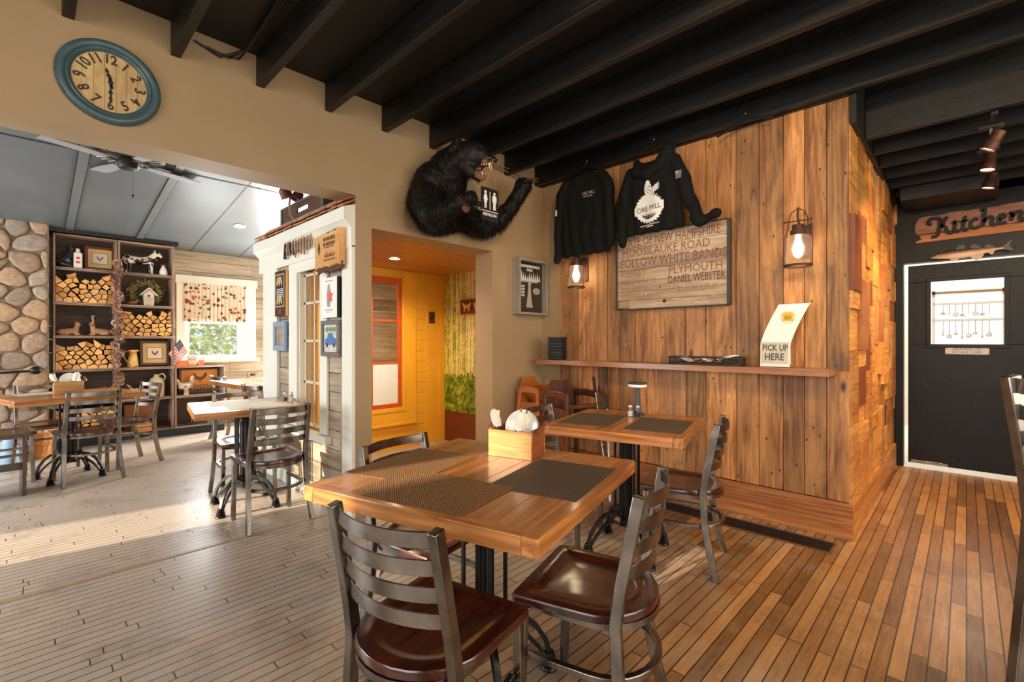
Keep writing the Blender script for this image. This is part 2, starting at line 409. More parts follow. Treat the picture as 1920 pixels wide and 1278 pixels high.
# kitchen wall x = 6.32 (black riveted metal) with the door opening
BM = plain('black_riveted_metal', (24, 25, 27), .42, .5, noisy=.2, nscale=5)
m = MB(); m.box(6.32, .47, 0, 6.44, .62, 3.2); m.box(6.32, -.62, 2.10, 6.44, .47, 3.2); m.box(6.32, -3.2, 0, 6.44, -.62, 3.2)
kw = struct(m.build('wall_kitchen', BM), 'black riveted metal wall around the kitchen door')
m = MB()
def rivet(m, x, y, z, r=.006): m.ell((x, y, z), (r*.7, r, r), 8, 5)
for k in range(26): rivet(m, 6.32, .505, .12+k*.1); 
for k in range(9): rivet(m, 6.32, .56-.02, .2+k*.3)
for k in range(14):
    rivet(m, 6.32, .43-k*.075, 2.17); rivet(m, 6.32, .40-k*.075, 2.66); rivet(m, 6.32, .43-k*.075, 2.72)
for k in range(5): rivet(m, 6.32, .37, 2.2+k*.1)
m.build('rivets', BM, kw, smooth=True)
m = MB(); m.box(6.312, -.7, 2.62, 6.32, .38, 2.625); m.box(6.312, .375, 2.1, 6.32, .38, 2.625); m.build('seam_strip', BM, kw)
# outer shell behind the camera: left wall and front wall with windows
m = MB(); m.box(-3.1, -3.2, 0, -3, -1.2, 3.2); m.box(-3.1, -1.2, 0, -3, 2.0, .75); m.box(-3.1, -1.2, 2.4, -3, 2.0, 3.2); m.box(-3.1, 2.0, 0, -3, 2.05, 3.2); m.box(-3.1, 2.05, 0, -3, 2.32, 1.75); m.box(-3.1, 2.05, 2.4, -3, 2.32, 3.2); m.box(-3.1, 2.32, 0, -3, 4.5, 3.2)  # narrow high slit added to let a sun strip reach the near table
m.box(-3.1, 4.5, 0, -3, 7.5, .7); m.box(-3.1, 4.5, 2.3, -3, 7.5, 3.3); m.box(-3.1, 7.5, 0, -3, 8.3, 3.3); m.box(-3.1, 3.2, 3.1, -3, 8.3, 4)
struct(m.build('wall_left', tan))
m = MB(); m.box(-3, -3.3, 0, -.75, -3.2, 3.2); m.box(-.75, -3.3, 0, 3.75, -3.2, .8); m.box(-.75, -3.3, 2.4, 3.75, -3.2, 3.2); m.box(3.75, -3.3, 0, 6.4, -3.2, 3.2)
struct(m.build('wall_front', tan))
m = MB(); m.box(-8, -4, 0, -7, 2.2+.55, 6) ; m.box(-8, 3.2, 0, -7, 5.0, 6); m.box(-8, 6.0, 0, -7, 9, 6); struct(m.build('sun_blocker', tan))  # unseen blocks added to hold back the sun, gaps let beams through
# kitchen shell
struct(MB().box(6.33, -1.6, 0, 9.4, 1.9, .004).build('floor_kitchen', plain('white_tile', (236, 234, 228), .4)))
KW = plain('kitchen_white', (244, 236, 220), .6)
m = MB(); m.box(9.4, -1.6, 0, 9.5, 1.9, 3.1); m.box(6.44, 1.9, 0, 9.5, 2, 3.1); m.box(6.44, -1.7, 0, 9.5, -1.6, 3.1); m.box(6.44, -1.6, 2.9, 9.4, 1.9, 3.0)
struct(m.build('wall_kitchen_room', KW))

# ---------------------------------------------------------------- ceiling: deck, joists
struct(MB().box(-3.1, -3.2, 3.09, 6.44, 3.2, 3.2).build('ceiling', plain('black_ceiling_deck', (8, 8, 8), .55, noisy=.2)), 'black painted ceiling deck above the joists')
x = .11-.44*7; n = 0
while x < 3.8:
    z0 = 2.9
    o = MB().box(x, -3.2, z0, x+.048, 3.2, 3.1).build('ceiling_joist', black_wood, bevel=.003)
    struct(tag(o, None)); n += 1; x += .44
for k in range(7):
    x = 4.10+k*.37
    struct(MB().box(x, -3.2, 2.72, x+.045, .51, 3.1).build('ceiling_joist', black_wood, bevel=.003))
struct(MB().box(3.735, .512, 2.72, 6.32, .55, 3.1).build('trim_2', black_wood), 'black ledger board above the crate panels')
struct(MB().box(3.70, .553, 2.9, 3.75, 3.2, 3.1).build('trim_3', black_wood))
m = MB(); m.box(5.72, -.2, 2.62, 6.3, .45, 2.74); struct(m.build('trim_4', plain('black_duct', (20, 20, 21), .5)), 'black boxed duct below the joists by the kitchen wall')

# ---------------------------------------------------------------- left room: sloping ceiling, far wall
def cz(y): return 2.6+.136*(8.1-y)
CEIL = plain('grey_blue_panel', (88, 95, 99), .36, noisy=.12, nscale=2)
m = MB(); m.add([(-3, 3.3, cz(3.3)), (6.5, 3.3, cz(3.3)), (6.5, 8.3, cz(8.3)), (-3, 8.3, cz(8.3)), (-3, 3.3, cz(3.3)+.1), (6.5, 3.3, cz(3.3)+.1), (6.5, 8.3, cz(8.3)+.1), (-3, 8.3, cz(8.3)+.1)],
    [(0,1,2,3),(7,6,5,4),(0,4,5,1),(1,5,6,2),(2,6,7,3),(3,7,4,0)])
lc = struct(m.build('ceiling_left_room', CEIL), 'pale grey sloping panel ceiling with battens')
BAT = plain('grey_batten', (92, 98, 102), .35); JNT = plain('dark_joint', (18, 19, 20), .7)
m = MB(); j = MB()
for x0 in (-1.35, -.78, .30, .97):
    for yy in (3.4,):
        m.add([(x0, yy, cz(yy)-.012), (x0+.07, yy, cz(yy)-.012), (x0+.07, 8.1, cz(8.1)-.012), (x0, 8.1, cz(8.1)-.012), (x0, yy, cz(yy)), (x0+.07, yy, cz(yy)), (x0+.07, 8.1, cz(8.1)), (x0, 8.1, cz(8.1))],
            [(3,2,1,0),(0,1,5,4),(1,2,6,5),(2,3,7,6),(3,0,4,7)])
        j.add([(x0+.07, yy, cz(yy)-.003), (x0+.078, yy, cz(yy)-.003), (x0+.078, 8.1, cz(8.1)-.003), (x0+.07, 8.1, cz(8.1)-.003)], [(0, 3, 2, 1)])
        j.add([(x0-.006, yy, cz(yy)-.003), (x0, yy, cz(yy)-.003), (x0, 8.1, cz(8.1)-.003), (x0-.006, 8.1, cz(8.1)-.003)], [(0, 3, 2, 1)])
for x0 in (1.62, 2.25): j.add([(x0, 3.4, cz(3.4)-.003), (x0+.008, 3.4, cz(3.4)-.003), (x0+.008, 8.1, cz(8.1)-.003), (x0, 8.1, cz(8.1)-.003)], [(0, 3, 2, 1)])
j.add([(-3, 5.50, cz(5.5)-.004), (6, 5.50, cz(5.5)-.004), (6, 5.52, cz(5.52)-.004), (-3, 5.52, cz(5.52)-.004)], [(0, 3, 2, 1)])
m.build('batten', BAT, lc); j.build('panel_joints', JNT, lc)
# far wall y = 8.1, whitewashed shiplap boards; window opening 1.56..2.36, z 1.03..2.2
m = MB(); z = 0; rnd = random.Random(7)
def lap(m, x0, x1, z0, z1):
    x = x0
    while x < x1-.001:
        w = min(rnd.uniform(1.2, 2.6), x1-x); m.tone = rnd.random(); m.box(x, 8.1-rnd.uniform(0, .004), z0+.002, x+w-.002, 8.2, z1-.002); x += w
while z < 2.7:
    h = .165
    for (a, b) in ([(.1, 6.4)] if (z+h <= 1.05 or z >= 2.1) else [(.1, 1.56), (2.36, 2.95), (4.15, 6.4)]): lap(m, a, b, z, z+h)
    z += h
struct(m.build('wall_far', shiplap, bevel=.002, seg=1), 'whitewashed shiplap far wall around the window')
struct(MB().box(6.4, .62, 0, 6.5, 8.2, 4).build('wall_right', tan))
# stone fireplace wall
def stone_mat():
    t = NT('round_fieldstone'); co = t.coord(); tn = t.tone()
    c = t.ramp(t.white(t.comb(tn, 1., 1.)), [(0, lin((176, 160, 142))), (.35, lin((150, 138, 126))), (.65, lin((184, 150, 118))), (1, lin((142, 124, 108)))])
    n = t.noise(t.vmath('ADD', co, t.comb(t.math('MULTIPLY', tn, 9.), 0., 0.)), 22, 8, .7, .3)
    c = t.mix(1., c, t.ramp(n, [(.25, (.55, .53, .5)), (.75, (1.35, 1.33, 1.28))]), 'MULTIPLY')
    t.set(t.p, Base_Color=c, Roughness=.8); t.bump(n, .7, .012); return t.m
STONE = stone_mat()
def stones(m, rect, cols_, rows, yf, seed, depth=.05):
    rnd = random.Random(seed); dx = (rect[2]-rect[0])/cols_; dz = (rect[3]-rect[1])/rows
    pts = [(rect[0]+(i+.5+(.5 if r % 2 else 0)+rnd.uniform(-.45, .45))*dx, rect[1]+(r+.5+rnd.uniform(-.45, .45))*dz) for r in range(rows) for i in range(cols_)]
    for poly in voronoi(pts, rect, .006):
        if len(poly) < 3: continue
        n = len(poly); cx = sum(p[0] for p in poly)/n; cyy = sum(p[1] for p in poly)/n
        q = []
        for _ in range(1):   # chaikin rounding
            q = []
            for i in range(len(poly)):
                a, b = poly[i], poly[(i+1) % len(poly)]
                q += [(a[0]*.75+b[0]*.25, a[1]*.75+b[1]*.25), (a[0]*.25+b[0]*.75, a[1]*.25+b[1]*.75)]
            poly = q
        dd = depth*rnd.uniform(.7, 1.2); m.tone = rnd.random(); R = []
        for k, y_ in ((1.01, 0), (1.0, .5), (.96, .78), (.86, .95), (.5, 1.0)):
            R.append([Vector((cx+(p[0]-cx)*k, yf-dd*y_, cyy+(p[1]-cyy)*k)) for p in reversed(poly)])
        m.rings(R)
m = MB(); stones(m, (-2.6, 0, .15, 2.72), 12, 14, 7.72, 5)
m.tone = .3; fw = struct(m.build('wall_fireplace', STONE, smooth=True, angle=80), 'fieldstone fireplace wall of rounded grey and tan stones')
MB().box(-3, 7.72, 0, .16, 8.2, 2.75).build('mortar', plain('mortar', (150, 134, 116), .9, noisy=.15), fw)
# ---------------------------------------------------------------- small restroom hall
m = MB(); m.box(1.66+.1, 4.95, 0, 2.35, 5.05, 2.3); m.box(2.35, 4.95, 0, 3.16, 5.05, .45); m.box(2.35, 4.95, 2.05, 3.16, 5.05, 2.3); m.box(3.16, 4.95, 0, 3.85, 5.05, 2.3)
hy = struct(m.build('wall_hall', yellow), 'yellow painted hall wall with trim and window')
m = MB()
m.box(3.16, 4.925, .36, 3.36, 4.95, 2.14); m.box(3.51, 4.93, 0, 3.8, 4.95, 2.16); m.box(3.72, 4.915, 0, 3.80, 4.93, 2.16)
m.box(1.78, 4.9235, .30, 3.362, 4.95, .50); m.box(1.78, 4.90, .285, 3.37, 4.94, .31); m.box(3.16, 4.915, .45, 3.20, 4.925, 2.1); m.box(2.3, 4.914, .45, 3.201, 4.926, .49)
m.build('window_casing', yellow, hy, bevel=.003)
m = MB(); z = .0
while z < 2.14: m.box(1.78 if z+.131 < .31 else 3.36, 4.938, z, 3.51, 4.951, z+.128); z += .131
m.build('lap_boards', yellow, hy, bevel=.002, seg=1)
struct(MB().box(1.76, 3.44, 0, 1.80, 3.76, 2.3).box(1.76, 4.24, 0, 1.80, 4.95, 2.3).box(1.76, 3.76, 0, 1.80, 4.24, .55).box(1.76, 3.76, 1.92, 1.80, 4.24, 2.3).build('wall_hall_left', yellow))
m = MB(); z = 3.44
hc = wood('varnished_beadboard', (176, 112, 52), (214, 150, 84), 'x', 1, .35, .08, coat=.3)
while z < 4.95: m.tone = rnd.random(); m.box(1.78, z, 2.16, 3.86, z+.082, 2.2); z += .085
struct(m.build('ceiling_hall', hc, bevel=.002, seg=1), 'varnished beadboard ceiling of the restroom hall')
def birch():
    t = NT('birch_forest_print'); co = t.coord(); X, Y, Z = t.sep(co)
    leaf = t.noise(co, 26, 8, .75, .5)
    leaf = t.math('ADD', t.math('MULTIPLY', leaf, .55), t.math('MULTIPLY', t.noise(co, 7, 5, .7, .6), .45))
    bg = t.ramp(leaf, [(.32, lin((48, 66, 16))), (.46, lin((140, 146, 36))), (.56, lin((212, 200, 70))), (.68, lin((246, 230, 150)))])
    dn = t.math('ADD', Y, t.math('MULTIPLY', t.math('SUBTRACT', t.noise(t.map(co, (.2, .2, 1)), 2.5, 1), .5), .05))
    res = bg
    for sc, th, sd in ((6., .17, 0.), (10., .15, 3.7), (15., .13, 9.1)):
        q = t.math('MULTIPLY', t.math('ADD', dn, sd), sc); c_ = t.math('FLOOR', q); r = t.white(t.comb(c_, sd, 1.))
        d = t.math('ABSOLUTE', t.math('SUBTRACT', t.math('FRACT', q), t.math('ADD', .3, t.math('MULTIPLY', r, .4))))
        mask = t.math('MULTIPLY', t.math('LESS_THAN', d, t.math('MULTIPLY', r, th)), t.math('GREATER_THAN', r, .3))
        bk = t.noise(t.map(co, (1, 9, 30)), 3, 4, .7)
        bark = t.ramp(bk, [(.34, lin((70, 52, 34))), (.42, lin((226, 208, 160))), (1, lin((250, 240, 206)))])
        res = t.mix(mask, res, bark)
    low = t.ramp(leaf, [(.36, lin((22, 36, 8))), (.48, lin((84, 116, 24))), (.60, lin((190, 196, 66)))])
    mk_ = t.math('LESS_THAN', t.math('ADD', Z, t.math('MULTIPLY', leaf, .5)), 1.12)
    res = t.mix(mk_, res, low); t.set(t.p, Base_Color=res, Roughness=.5); return t.m
mr = struct(MB().box(3.8, 3.44, 0, 3.86, 4.96, 2.6).build('wall_hall_mural', plain('brown_wainscot', (112, 52, 26), .5)), 'hall wall with birch forest print above a brown base')
MB().box(3.792, 3.45, .40, 3.8, 4.915, 2.16).build('birch_print', birch(), mr)
# ---------------------------------------------------------------- furniture
def steel():
    t = NT('brushed_steel'); n = t.noise(t.coord(), 9, 3, .5, .2)
    t.set(t.p, Base_Color=t.ramp(n, [(.3, lin((112, 107, 102))), (.7, lin((158, 151, 144)))]), Metallic=1., Roughness=t.math('ADD', .20, t.math('MULTIPLY', n, .14)))
    return t.m
STEEL = steel()
SEATW = wood('mahogany_seat', (44, 13, 7), (100, 36, 18), 'y', 1, .3, .06, 10, coat=.6, fine=.3, bump=.08)
IRON = plain('black_cast_iron', (17, 18, 20), .38, .3, noisy=.2, nscale=30)
TOPW = wood('oak_table_top', (134, 78, 34), (206, 140, 76), 'x', 1, .3, .2, 12, coat=.5, rings=9, rmix=.16, bump=.12, alt=(120, 70, 34), altamt=.35)
TOPB = wood('oak_table_border', (146, 86, 40), (214, 148, 80), 'x', 1, .32, .05, 10, coat=.45, rings=9, rmix=.22, bump=.2)
TOPB2 = wood('oak_table_border_y', (146, 86, 40), (214, 148, 80), 'y', 1, .32, .05, 10, coat=.45, rings=9, rmix=.22, bump=.2)
PLASTIC = plain('clear_glide', (200, 200, 196), .4)

def make_chair(name='dining_chair', cat='chair', H=0.):
    t = thing(name, 'x', cat)
    for s in (-1, 1):
        b = MB(); b.sweep([(s*.213, -.20, 0), (s*.203, -.165, .14+H*.5), (s*.195, -.138, .30+H), (s*.192, -.13, .45+H), (s*.190, -.145, .56+H), (s*.188, -.172, .70+H), (s*.186, -.20, .845+H)], .028, .036, up=(0, 1, 0))
        b.build('back_post', STEEL, t, bevel=.003)
        b = MB(); b.sweep([(s*.195, .190, 0), (s*.19, .178, .435+H)], .028, .028, up=(0, 1, 0)); l = b.build('leg', STEEL, t, bevel=.003)
        MB().box(s*.195-.012, .178, 0, s*.195+.012, .202, .004).build('glide', PLASTIC, l)
    for z, y in ((.818, -.193), (.745, -.181), (.672, -.166), (.600, -.152)):
        b = MB(); n = 12
        b.sweep([(-.176+.352*i/n, y-.052*math.sin(PI*i/n)**.8, z+H) for i in range(n+1)], .006, .042, up=(0, 0, 1))
        b.build('back_slat', STEEL, t, bevel=.002, seg=1, smooth=True, angle=50)
    # seat outline: straight front with small corners, flared sides, round rear
    out = []
    def arc(cx, cy, r, a0, a1, n):
        for i in range(n+1): a = math.radians(a0+(a1-a0)*i/n); out.append((cx+r*math.cos(a), cy+r*math.sin(a)))
    arc(.195, .195, .02, 0, 90, 4); arc(-.195, .195, .02, 90, 180, 4)
    for i in range(15): a = PI+PI*i/14; out.append((.208*math.cos(a), -.03+.185*math.sin(a)*1.0))
    N = len(out); b = MB(); R = []
    def ring(k, z): return [Vector((x*k, y*k, z)) for x, y in out]
    def dip(k): return -.010*(1-min(1, max(0, (k-.62)/.14))**1*1.0) if k < .76 else 0
    prof = [(.97, .442), (1.0, .446), (1.0, .466), (.985, .471), (.9, .472), (.80, .471), (.76, .469), (.70, .464), (.63, .461), (.4, .460), (.15, .460), (.01, .460)]
    b.rings([ring(k, z+H) for k, z in prof]); b.build('seat', SEATW, t, smooth=True, angle=35)
    def hoop(z, y0, w, d):
        pts = [(.178, .165, z), (.186, .06, z), (.186, -.03, z)]+[(.186*math.cos(a), -.05-.165*math.sin(a), z) for a in [PI*i/14 for i in range(15)]]+[(-.186, -.03, z), (-.186, .06, z), (-.178, .165, z)]
        return MB().sweep(pts, w, d)
    hoop(.431+H, 0, .008, .022).sweep([(-.18, .17, .431+H), (.18, .17, .431+H)], .010, .022).build('seat_frame', STEEL, t, smooth=True, angle=50)
    hoop(.27, 0, .022, .022).build('stretcher', STEEL, t, bevel=.003, smooth=True, angle=50)
    return t
chair0 = make_chair(); first = [True]
def place_chair(x, y, deg, label):
    rz = math.radians(deg)
    if first[0]: first[0] = False; chair0.location = (x, y, 0); chair0.rotation_euler = (0, 0, rz); chair0['label'] = label; return chair0
    return dup(chair0, (x, y, 0), rz, label)
place_chair(.833, 1.138, -77.5, 'steel ladder-back dining chair nearest the camera, its scratched dark red seat under the near table')
place_chair(1.366, .928, 15.8, 'steel ladder-back chair with ring of glare on its brown seat, right of the near table')
place_chair(1.226, 1.717, -168.7, 'steel dining chair tucked behind the near table in front of the yellow hall')
place_chair(2.731, 1.214, 14.9, 'steel ladder-back chair at right of the far square table, by the floor vent')
place_chair(2.51, 1.95, -168, 'steel dining chair between the far square table and the stacked high chairs')
place_chair(1.229, 3.64, .5, 'steel chair with its back to us at the table beside the white trimmed facade')
place_chair(1.285, 4.46, 177, 'steel chair on the window side of the table beside the white trimmed facade')
place_chair(.382, 5.926, 10.3, 'steel chair with its back to us at the table before the firewood crates')
place_chair(.75, 6.42, 107.1, 'steel chair at the right end of the table before the firewood crates')
place_chair(-.19, 6.32, -82, 'steel chair at the left end of the table before the firewood crates')
place_chair(.12, 6.74, -168, 'steel chair behind the table before the firewood crates')
place_chair(1.90, 7.02, -80, 'steel ladder-back chair beside the crates below the far window')
place_chair(1.80, 5.36, -84, 'steel chair at the near end of the far right table by the facade end')
place_chair(2.35, 7.15, 175, 'steel chair behind the far right table below the window')
st = make_chair('bar_stool', 'stool', .36); st.location = (1.905, -.36, 0); st.rotation_euler = (0, 0, math.radians(-135)); tag(st, 'tall steel bar stool whose post shows at the right edge before the kitchen door')

def make_table(name, label, cx, cy, deg, sx, sy, base=True, bx=0, by=0):
    t = thing(name, label, 'table', (cx, cy, 0), math.radians(deg)); hx, hy = sx/2, sy/2; bw = .05
    top = MB(); n = max(4, round(sy/.13)); w = (2*hy-2*bw)/n; r = random.Random(int(cx*100))
    for i in range(n): top.tone = r.random(); top.box(-hx+bw, -hy+bw+i*w+.0008, .775, hx-bw, -hy+bw+(i+1)*w-.0008, .7995)
    tp = top.build('table_top', TOPW, t, bevel=.001, seg=1)
    for s in (-1, 1):
        e = MB(); e.tone = r.random(); e.box(-hx, s*hy, .748, hx, s*(hy-bw), .80).build('edge_board', TOPB, t, bevel=.003)
        e = MB(); e.tone = r.random(); e.box(s*hx, -hy+bw, .748, s*(hx-bw), hy-bw, .80).build('edge_board', TOPB2, t, bevel=.003)
    c = MB(); c.lathe([(.040, .15), (.040, .19), (.030, .20), (.030, .66), (.042, .67), (.042, .69), (.034, .70), (.045, .715), (.045, .73), (.034, .745), (.034, .775)], 20, (bx, by, 0))
    for k in range(8):   # fluting
        a = 2*PI*k/8; c.tube([(bx+.031*math.cos(a), by+.031*math.sin(a), .20), (bx+.031*math.cos(a), by+.031*math.sin(a), .66)], .006, 6)
    c.build('column', IRON, t, smooth=True)
    c = MB()
    for k in range(4):
        a = PI/4+PI*k/2+.0; ca, sa = math.cos(a), math.sin(a)
        c.tube([(bx+.082*ca, by+.082*sa, .24), (bx+.082*ca, by+.082*sa, .72)], .009, 8)
        for zz in (.245, .70, .715): c.lathe([(.013, 0), (.016, .005), (.013, .010)], 10, (bx+.082*ca, by+.082*sa, zz))
        c.sweep([(bx, by, .725), (bx+.2*ca, by+.2*sa, .744)], .035, .012); c.sweep([(bx, by, .245), (bx+.09*ca, by+.09*sa, .245)], .022, .016)
    c.build('side_rods', IRON, t, smooth=True)
    for k in range(4):
        a = PI/4+PI*k/2; ca, sa = math.cos(a), math.sin(a); l = MB()
        P = lambda r_, z: (bx+r_*ca, by+r_*sa, z)
        l.sweep([P(.035, .205), P(.09, .235), P(.15, .225), P(.205, .18), P(.245, .12), P(.262, .06)], .020, .018)
        l.sweep([P(.035, .150), P(.08, .18), P(.13, .175), P(.175, .14), P(.22, .09), P(.245, .05)], .016, .014)
        l.sweep([P(.12, .20), P(.12, .18)], .012, .03)
        l.lathe([(.020, .066), (.022, .06), (.019, .055), (.026, .048), (.022, .042), (.029, .035), (.025, .028), (.032, .021), (.028, .014), (.034, .008), (.034, 0)], 16, P(.262, 0))
        l.build('leg', IRON, t, smooth=True, angle=50)
    return t
T1 = make_table('dining_table', 'large square oak table nearest the camera with three woven placemats', 1.216, 1.326, 14.5, .91, .91)
T2 = make_table('dining_table', 'square oak table by the plank wall with two placemats and a small lamp', 2.60, 1.523, 14.5, .80, .80)
T3 = make_table('dining_table', 'square wooden table beside the white trimmed facade, sun on its top', 1.19, 4.10, -8, .72, .74)
T4 = make_table('dining_table', 'wooden table in front of the firewood crates with a wooden caddy', .27, 6.12, 13, .92, .80)
T5 = make_table('dining_table', 'sunlit wooden table below the far window beyond the facade', 2.05, 6.28, 4, .84, 1.3)

def woven(name, a, b):
    t = NT(name); co = t.coord(); X, Y, Z = t.sep(co)
    w1 = t.math('SINE', t.math('MULTIPLY', X, 900.)); w2 = t.math('SINE', t.math('MULTIPLY', Y, 900.)); w3 = t.math('SINE', t.math('MULTIPLY', t.math('ADD', X, Y), 640.))
    n = t.noise(t.map(co, (1, 8, 1)), 90, 3)
    f = t.math('ADD', t.math('MULTIPLY', t.math('MULTIPLY', w1, w2), .25), t.math('ADD', t.math('MULTIPLY', w3, .2), n))
    t.set(t.p, Base_Color=t.ramp(f, [(.38, lin(a)), (.62, lin(b))]), Roughness=.7); t.bump(f, .6, .002); return t.m
MAT1 = woven('brown_woven_vinyl', (58, 38, 20), (164, 116, 64)); MAT2 = woven('charcoal_woven_vinyl', (30, 25, 22), (112, 94, 76))
def placemat(x, y, deg, z, label, mat, w=.43, d=.31):
    o = MB().box(-w/2, -d/2, 0, w/2, d/2, .0015).build('placemat', mat); o.location = (x, y, z); o.rotation_euler = (0, 0, math.radians(deg)); tag(o, label, 'placemat', None); return o

placemat(1.10, 1.615, 17, .7998, 'brown woven placemat at the yellow hall side of the near table', MAT1, .45, .32)
placemat(1.345, 1.085, 15, .7998, 'charcoal woven placemat by the glare-ringed chair on the near table', MAT2, .43, .33)
placemat(.945, 1.285, -76, .8016, 'brown woven placemat overlapping two others at the near side of the near table', MAT1, .45, .31)
placemat(2.515, 1.715, 16, .7998, 'charcoal placemat at the high chair side of the table by the plank wall', MAT2, .45, .32)
placemat(2.615, 1.31, 15, .7998, 'charcoal placemat at the floor vent side of the table by the plank wall', MAT2, .46, .32)
GREY = woven('pale_grey_woven', (120, 118, 110), (196, 192, 182))
placemat(1.20, 4.24, -8, .7998, 'pale placemat at the window side of the table beside the facade', GREY, .44, .30)
placemat(1.24, 3.93, -8, .7998, 'pale placemat at the near side of the table beside the facade', GREY, .44, .30)
placemat(.12, 6.30, 13, .7998, 'grey placemat on the table before the firewood crates', GREY, .44, .30)
placemat(2.05, 5.95, 4, .7998, 'pale placemat on the sunlit table below the far window', GREY, .44, .30)

CADW = wood('acacia_box', (150, 96, 44), (222, 170, 100), 'x', 1, .45, .15, 10, rings=5)
CADS = wood('acacia_handle', (116, 62, 32), (160, 92, 50), 'y', 1, .45, .1, 8)
CERAM = plain('white_ceramic', (238, 238, 232), .25, coat=.5); NAPK = plain('white_paper_napkin', (236, 228, 214), .8, noisy=.06)
BAND = plain('black_paper_band', (22, 22, 24), .7); CUT = plain('cutlery_steel', (150, 146, 140), .25, .9)
def caddy(x, y, deg, z, label, where, plates=True, sc=1.):
    t = thing('table_caddy', label, 'caddy', (x, y, z), math.radians(deg)); L, D, H = .207*sc, .148, .122
    for sy, nm in ((-1, 0), (1, 0)):
        MB().box(-L/2, sy*D/2, 0, L/2, sy*(D/2-.010), H-.006).build('long_side', CADW, t, bevel=.0015)
    for sx in (-1, 1):
        p = MB(); p.box(sx*L/2, -D/2+.01, 0, sx*(L/2-.010), D/2-.01, H); p.build('end_panel', CADS if sx > 0 else CADW, t, bevel=.0015)
        MB().tube([(sx*(L/2+.012), -.045, H-.012), (sx*(L/2+.020), 0, H+.006), (sx*(L/2+.014), .05, H+.022)], .009, 10).build('handle', CADS, t, smooth=True)
    MB().box(-L/2+.01, -D/2+.01, .002, L/2-.01, D/2-.01, .010).build('bottom', CADW, t)
    Mb = t.matrix_basis
    base = Matrix.Translation((x, y, z)) @ Matrix.Rotation(math.radians(deg), 4, 'Z')
    if plates:
        for k in range(3):
            m = MB(); m.lathe([(.001, .004), (.06, .003), (.075, .004), (.088, .012), (.098, .016), (.0985, .0185), (.087, .0155), (.072, .0075), (.001, .007)], 40)
            o = m.build('bread_plate', CERAM, None, smooth=True)
            o.matrix_world = base @ Matrix.Translation((.012, .030+k*.008, .112)) @ Matrix.Rotation(math.radians(78), 4, 'X') @ Matrix.Scale(.80, 4)
            tag(o, 'white plate in the caddy on %s, %s' % (where, ('front one of three', 'middle one of three', 'rear one of three')[k]), 'plate', 'plates in the caddy on '+where)
    spots = [(-.045, -.03, -24, -10), (-.01, -.03, 24, 5), (.015, -.04, 12, 10), (-.03, -.02, -18, 6)][:3 if plates else 4]
    for k, (px, py, ax, ay) in enumerate(spots):
        o = thing('cutlery_roll', '%s napkin roll in the caddy on %s' % (('left leaning', 'middle', 'right leaning', 'rear')[k], where), 'cutlery roll', group='cutlery rolls in the caddy on '+where)
        o.matrix_world = base @ Matrix.Translation((px, py, .018)) @ Matrix.Rotation(math.radians(ax), 4, 'Y') @ Matrix.Rotation(math.radians(ay), 4, 'X')
        n = MB(); n.lathe([(.010, 0), (.015, .03), (.014, .09), (.022, .14), (.020, .175), (.010, .19)], 9); n.obox((.008, 0, .16), (.03, .006, .045), Matrix.Rotation(.4, 3, 'Y')); n.build('napkin', NAPK, o, smooth=True, angle=30)
        MB().lathe([(.0165, .085), (.0165, .118)], 12, caps=False).build('band', BAND, o, smooth=True)
        MB().sweep([(.002, .004, .15), (.0, .004, .185), (-.004, .004, .205)], [.006, .010, .006], .002, up=(0, 1, 0)).build('knife_tip', CUT, o)
    return t
caddy(1.50, 1.425, -72.5, .80, 'light wooden caddy with plates and rolled napkins on the near table', 'the near table')
caddy(.26, 6.17, 3, .80, 'wooden caddy with plates on the table before the firewood crates', 'the table before the crates')
caddy(2.40, 6.65, 8, .80, 'wooden caddy stuffed with napkins on the sunlit far table', 'the sunlit far table', False, 1.2)

GLASS = NT('clear_glass'); GLASS.p.inputs['Transmission Weight'].default_value = 1; GLASS.p.inputs['Roughness'].default_value = .02; GLASS.p.inputs['IOR'].default_value = 1.3; GLASS.set(GLASS.p, Base_Color=(.96, .98, .97, 1)); GLASS = GLASS.m
SALT = plain('salt_grains', (240, 238, 232), .7); PEPP = plain('pepper_grains', (66, 54, 46), .8, noisy=.3, nscale=200); CAPM = plain('shaker_cap', (176, 172, 166), .3, .8)
def shaker(x, y, z, fill, label):
    t = thing('salt_shaker' if fill is SALT else 'pepper_shaker', label, 'shaker', (x, y, z))
    MB().lathe([(.016, 0), (.017, .004), (.0165, .045), (.012, .056), (.012, .062)], 14).build('glass_body', GLASS, t, smooth=True)
    MB().lathe([(.0145, .003), (.0148, .006), (.0145, .036), (.001, .037)], 12).build('filling', fill, t, smooth=True)
    MB().lathe([(.0135, .060), (.0140, .066), (.0125, .074), (.006, .079), (.001, .080)], 14).build('cap', CAPM, t, smooth=True)
shaker(2.775, 1.60, .80, SALT, 'salt shaker beside the small lamp on the table by the plank wall')
shaker(2.795, 1.555, .80, PEPP, 'pepper shaker beside the small lamp on the table by the plank wall')
shaker(1.475, 4.05, .80, PEPP, 'pepper shaker on the table beside the white trimmed facade')
shaker(1.51, 4.01, .80, SALT, 'salt shaker on the table beside the white trimmed facade')

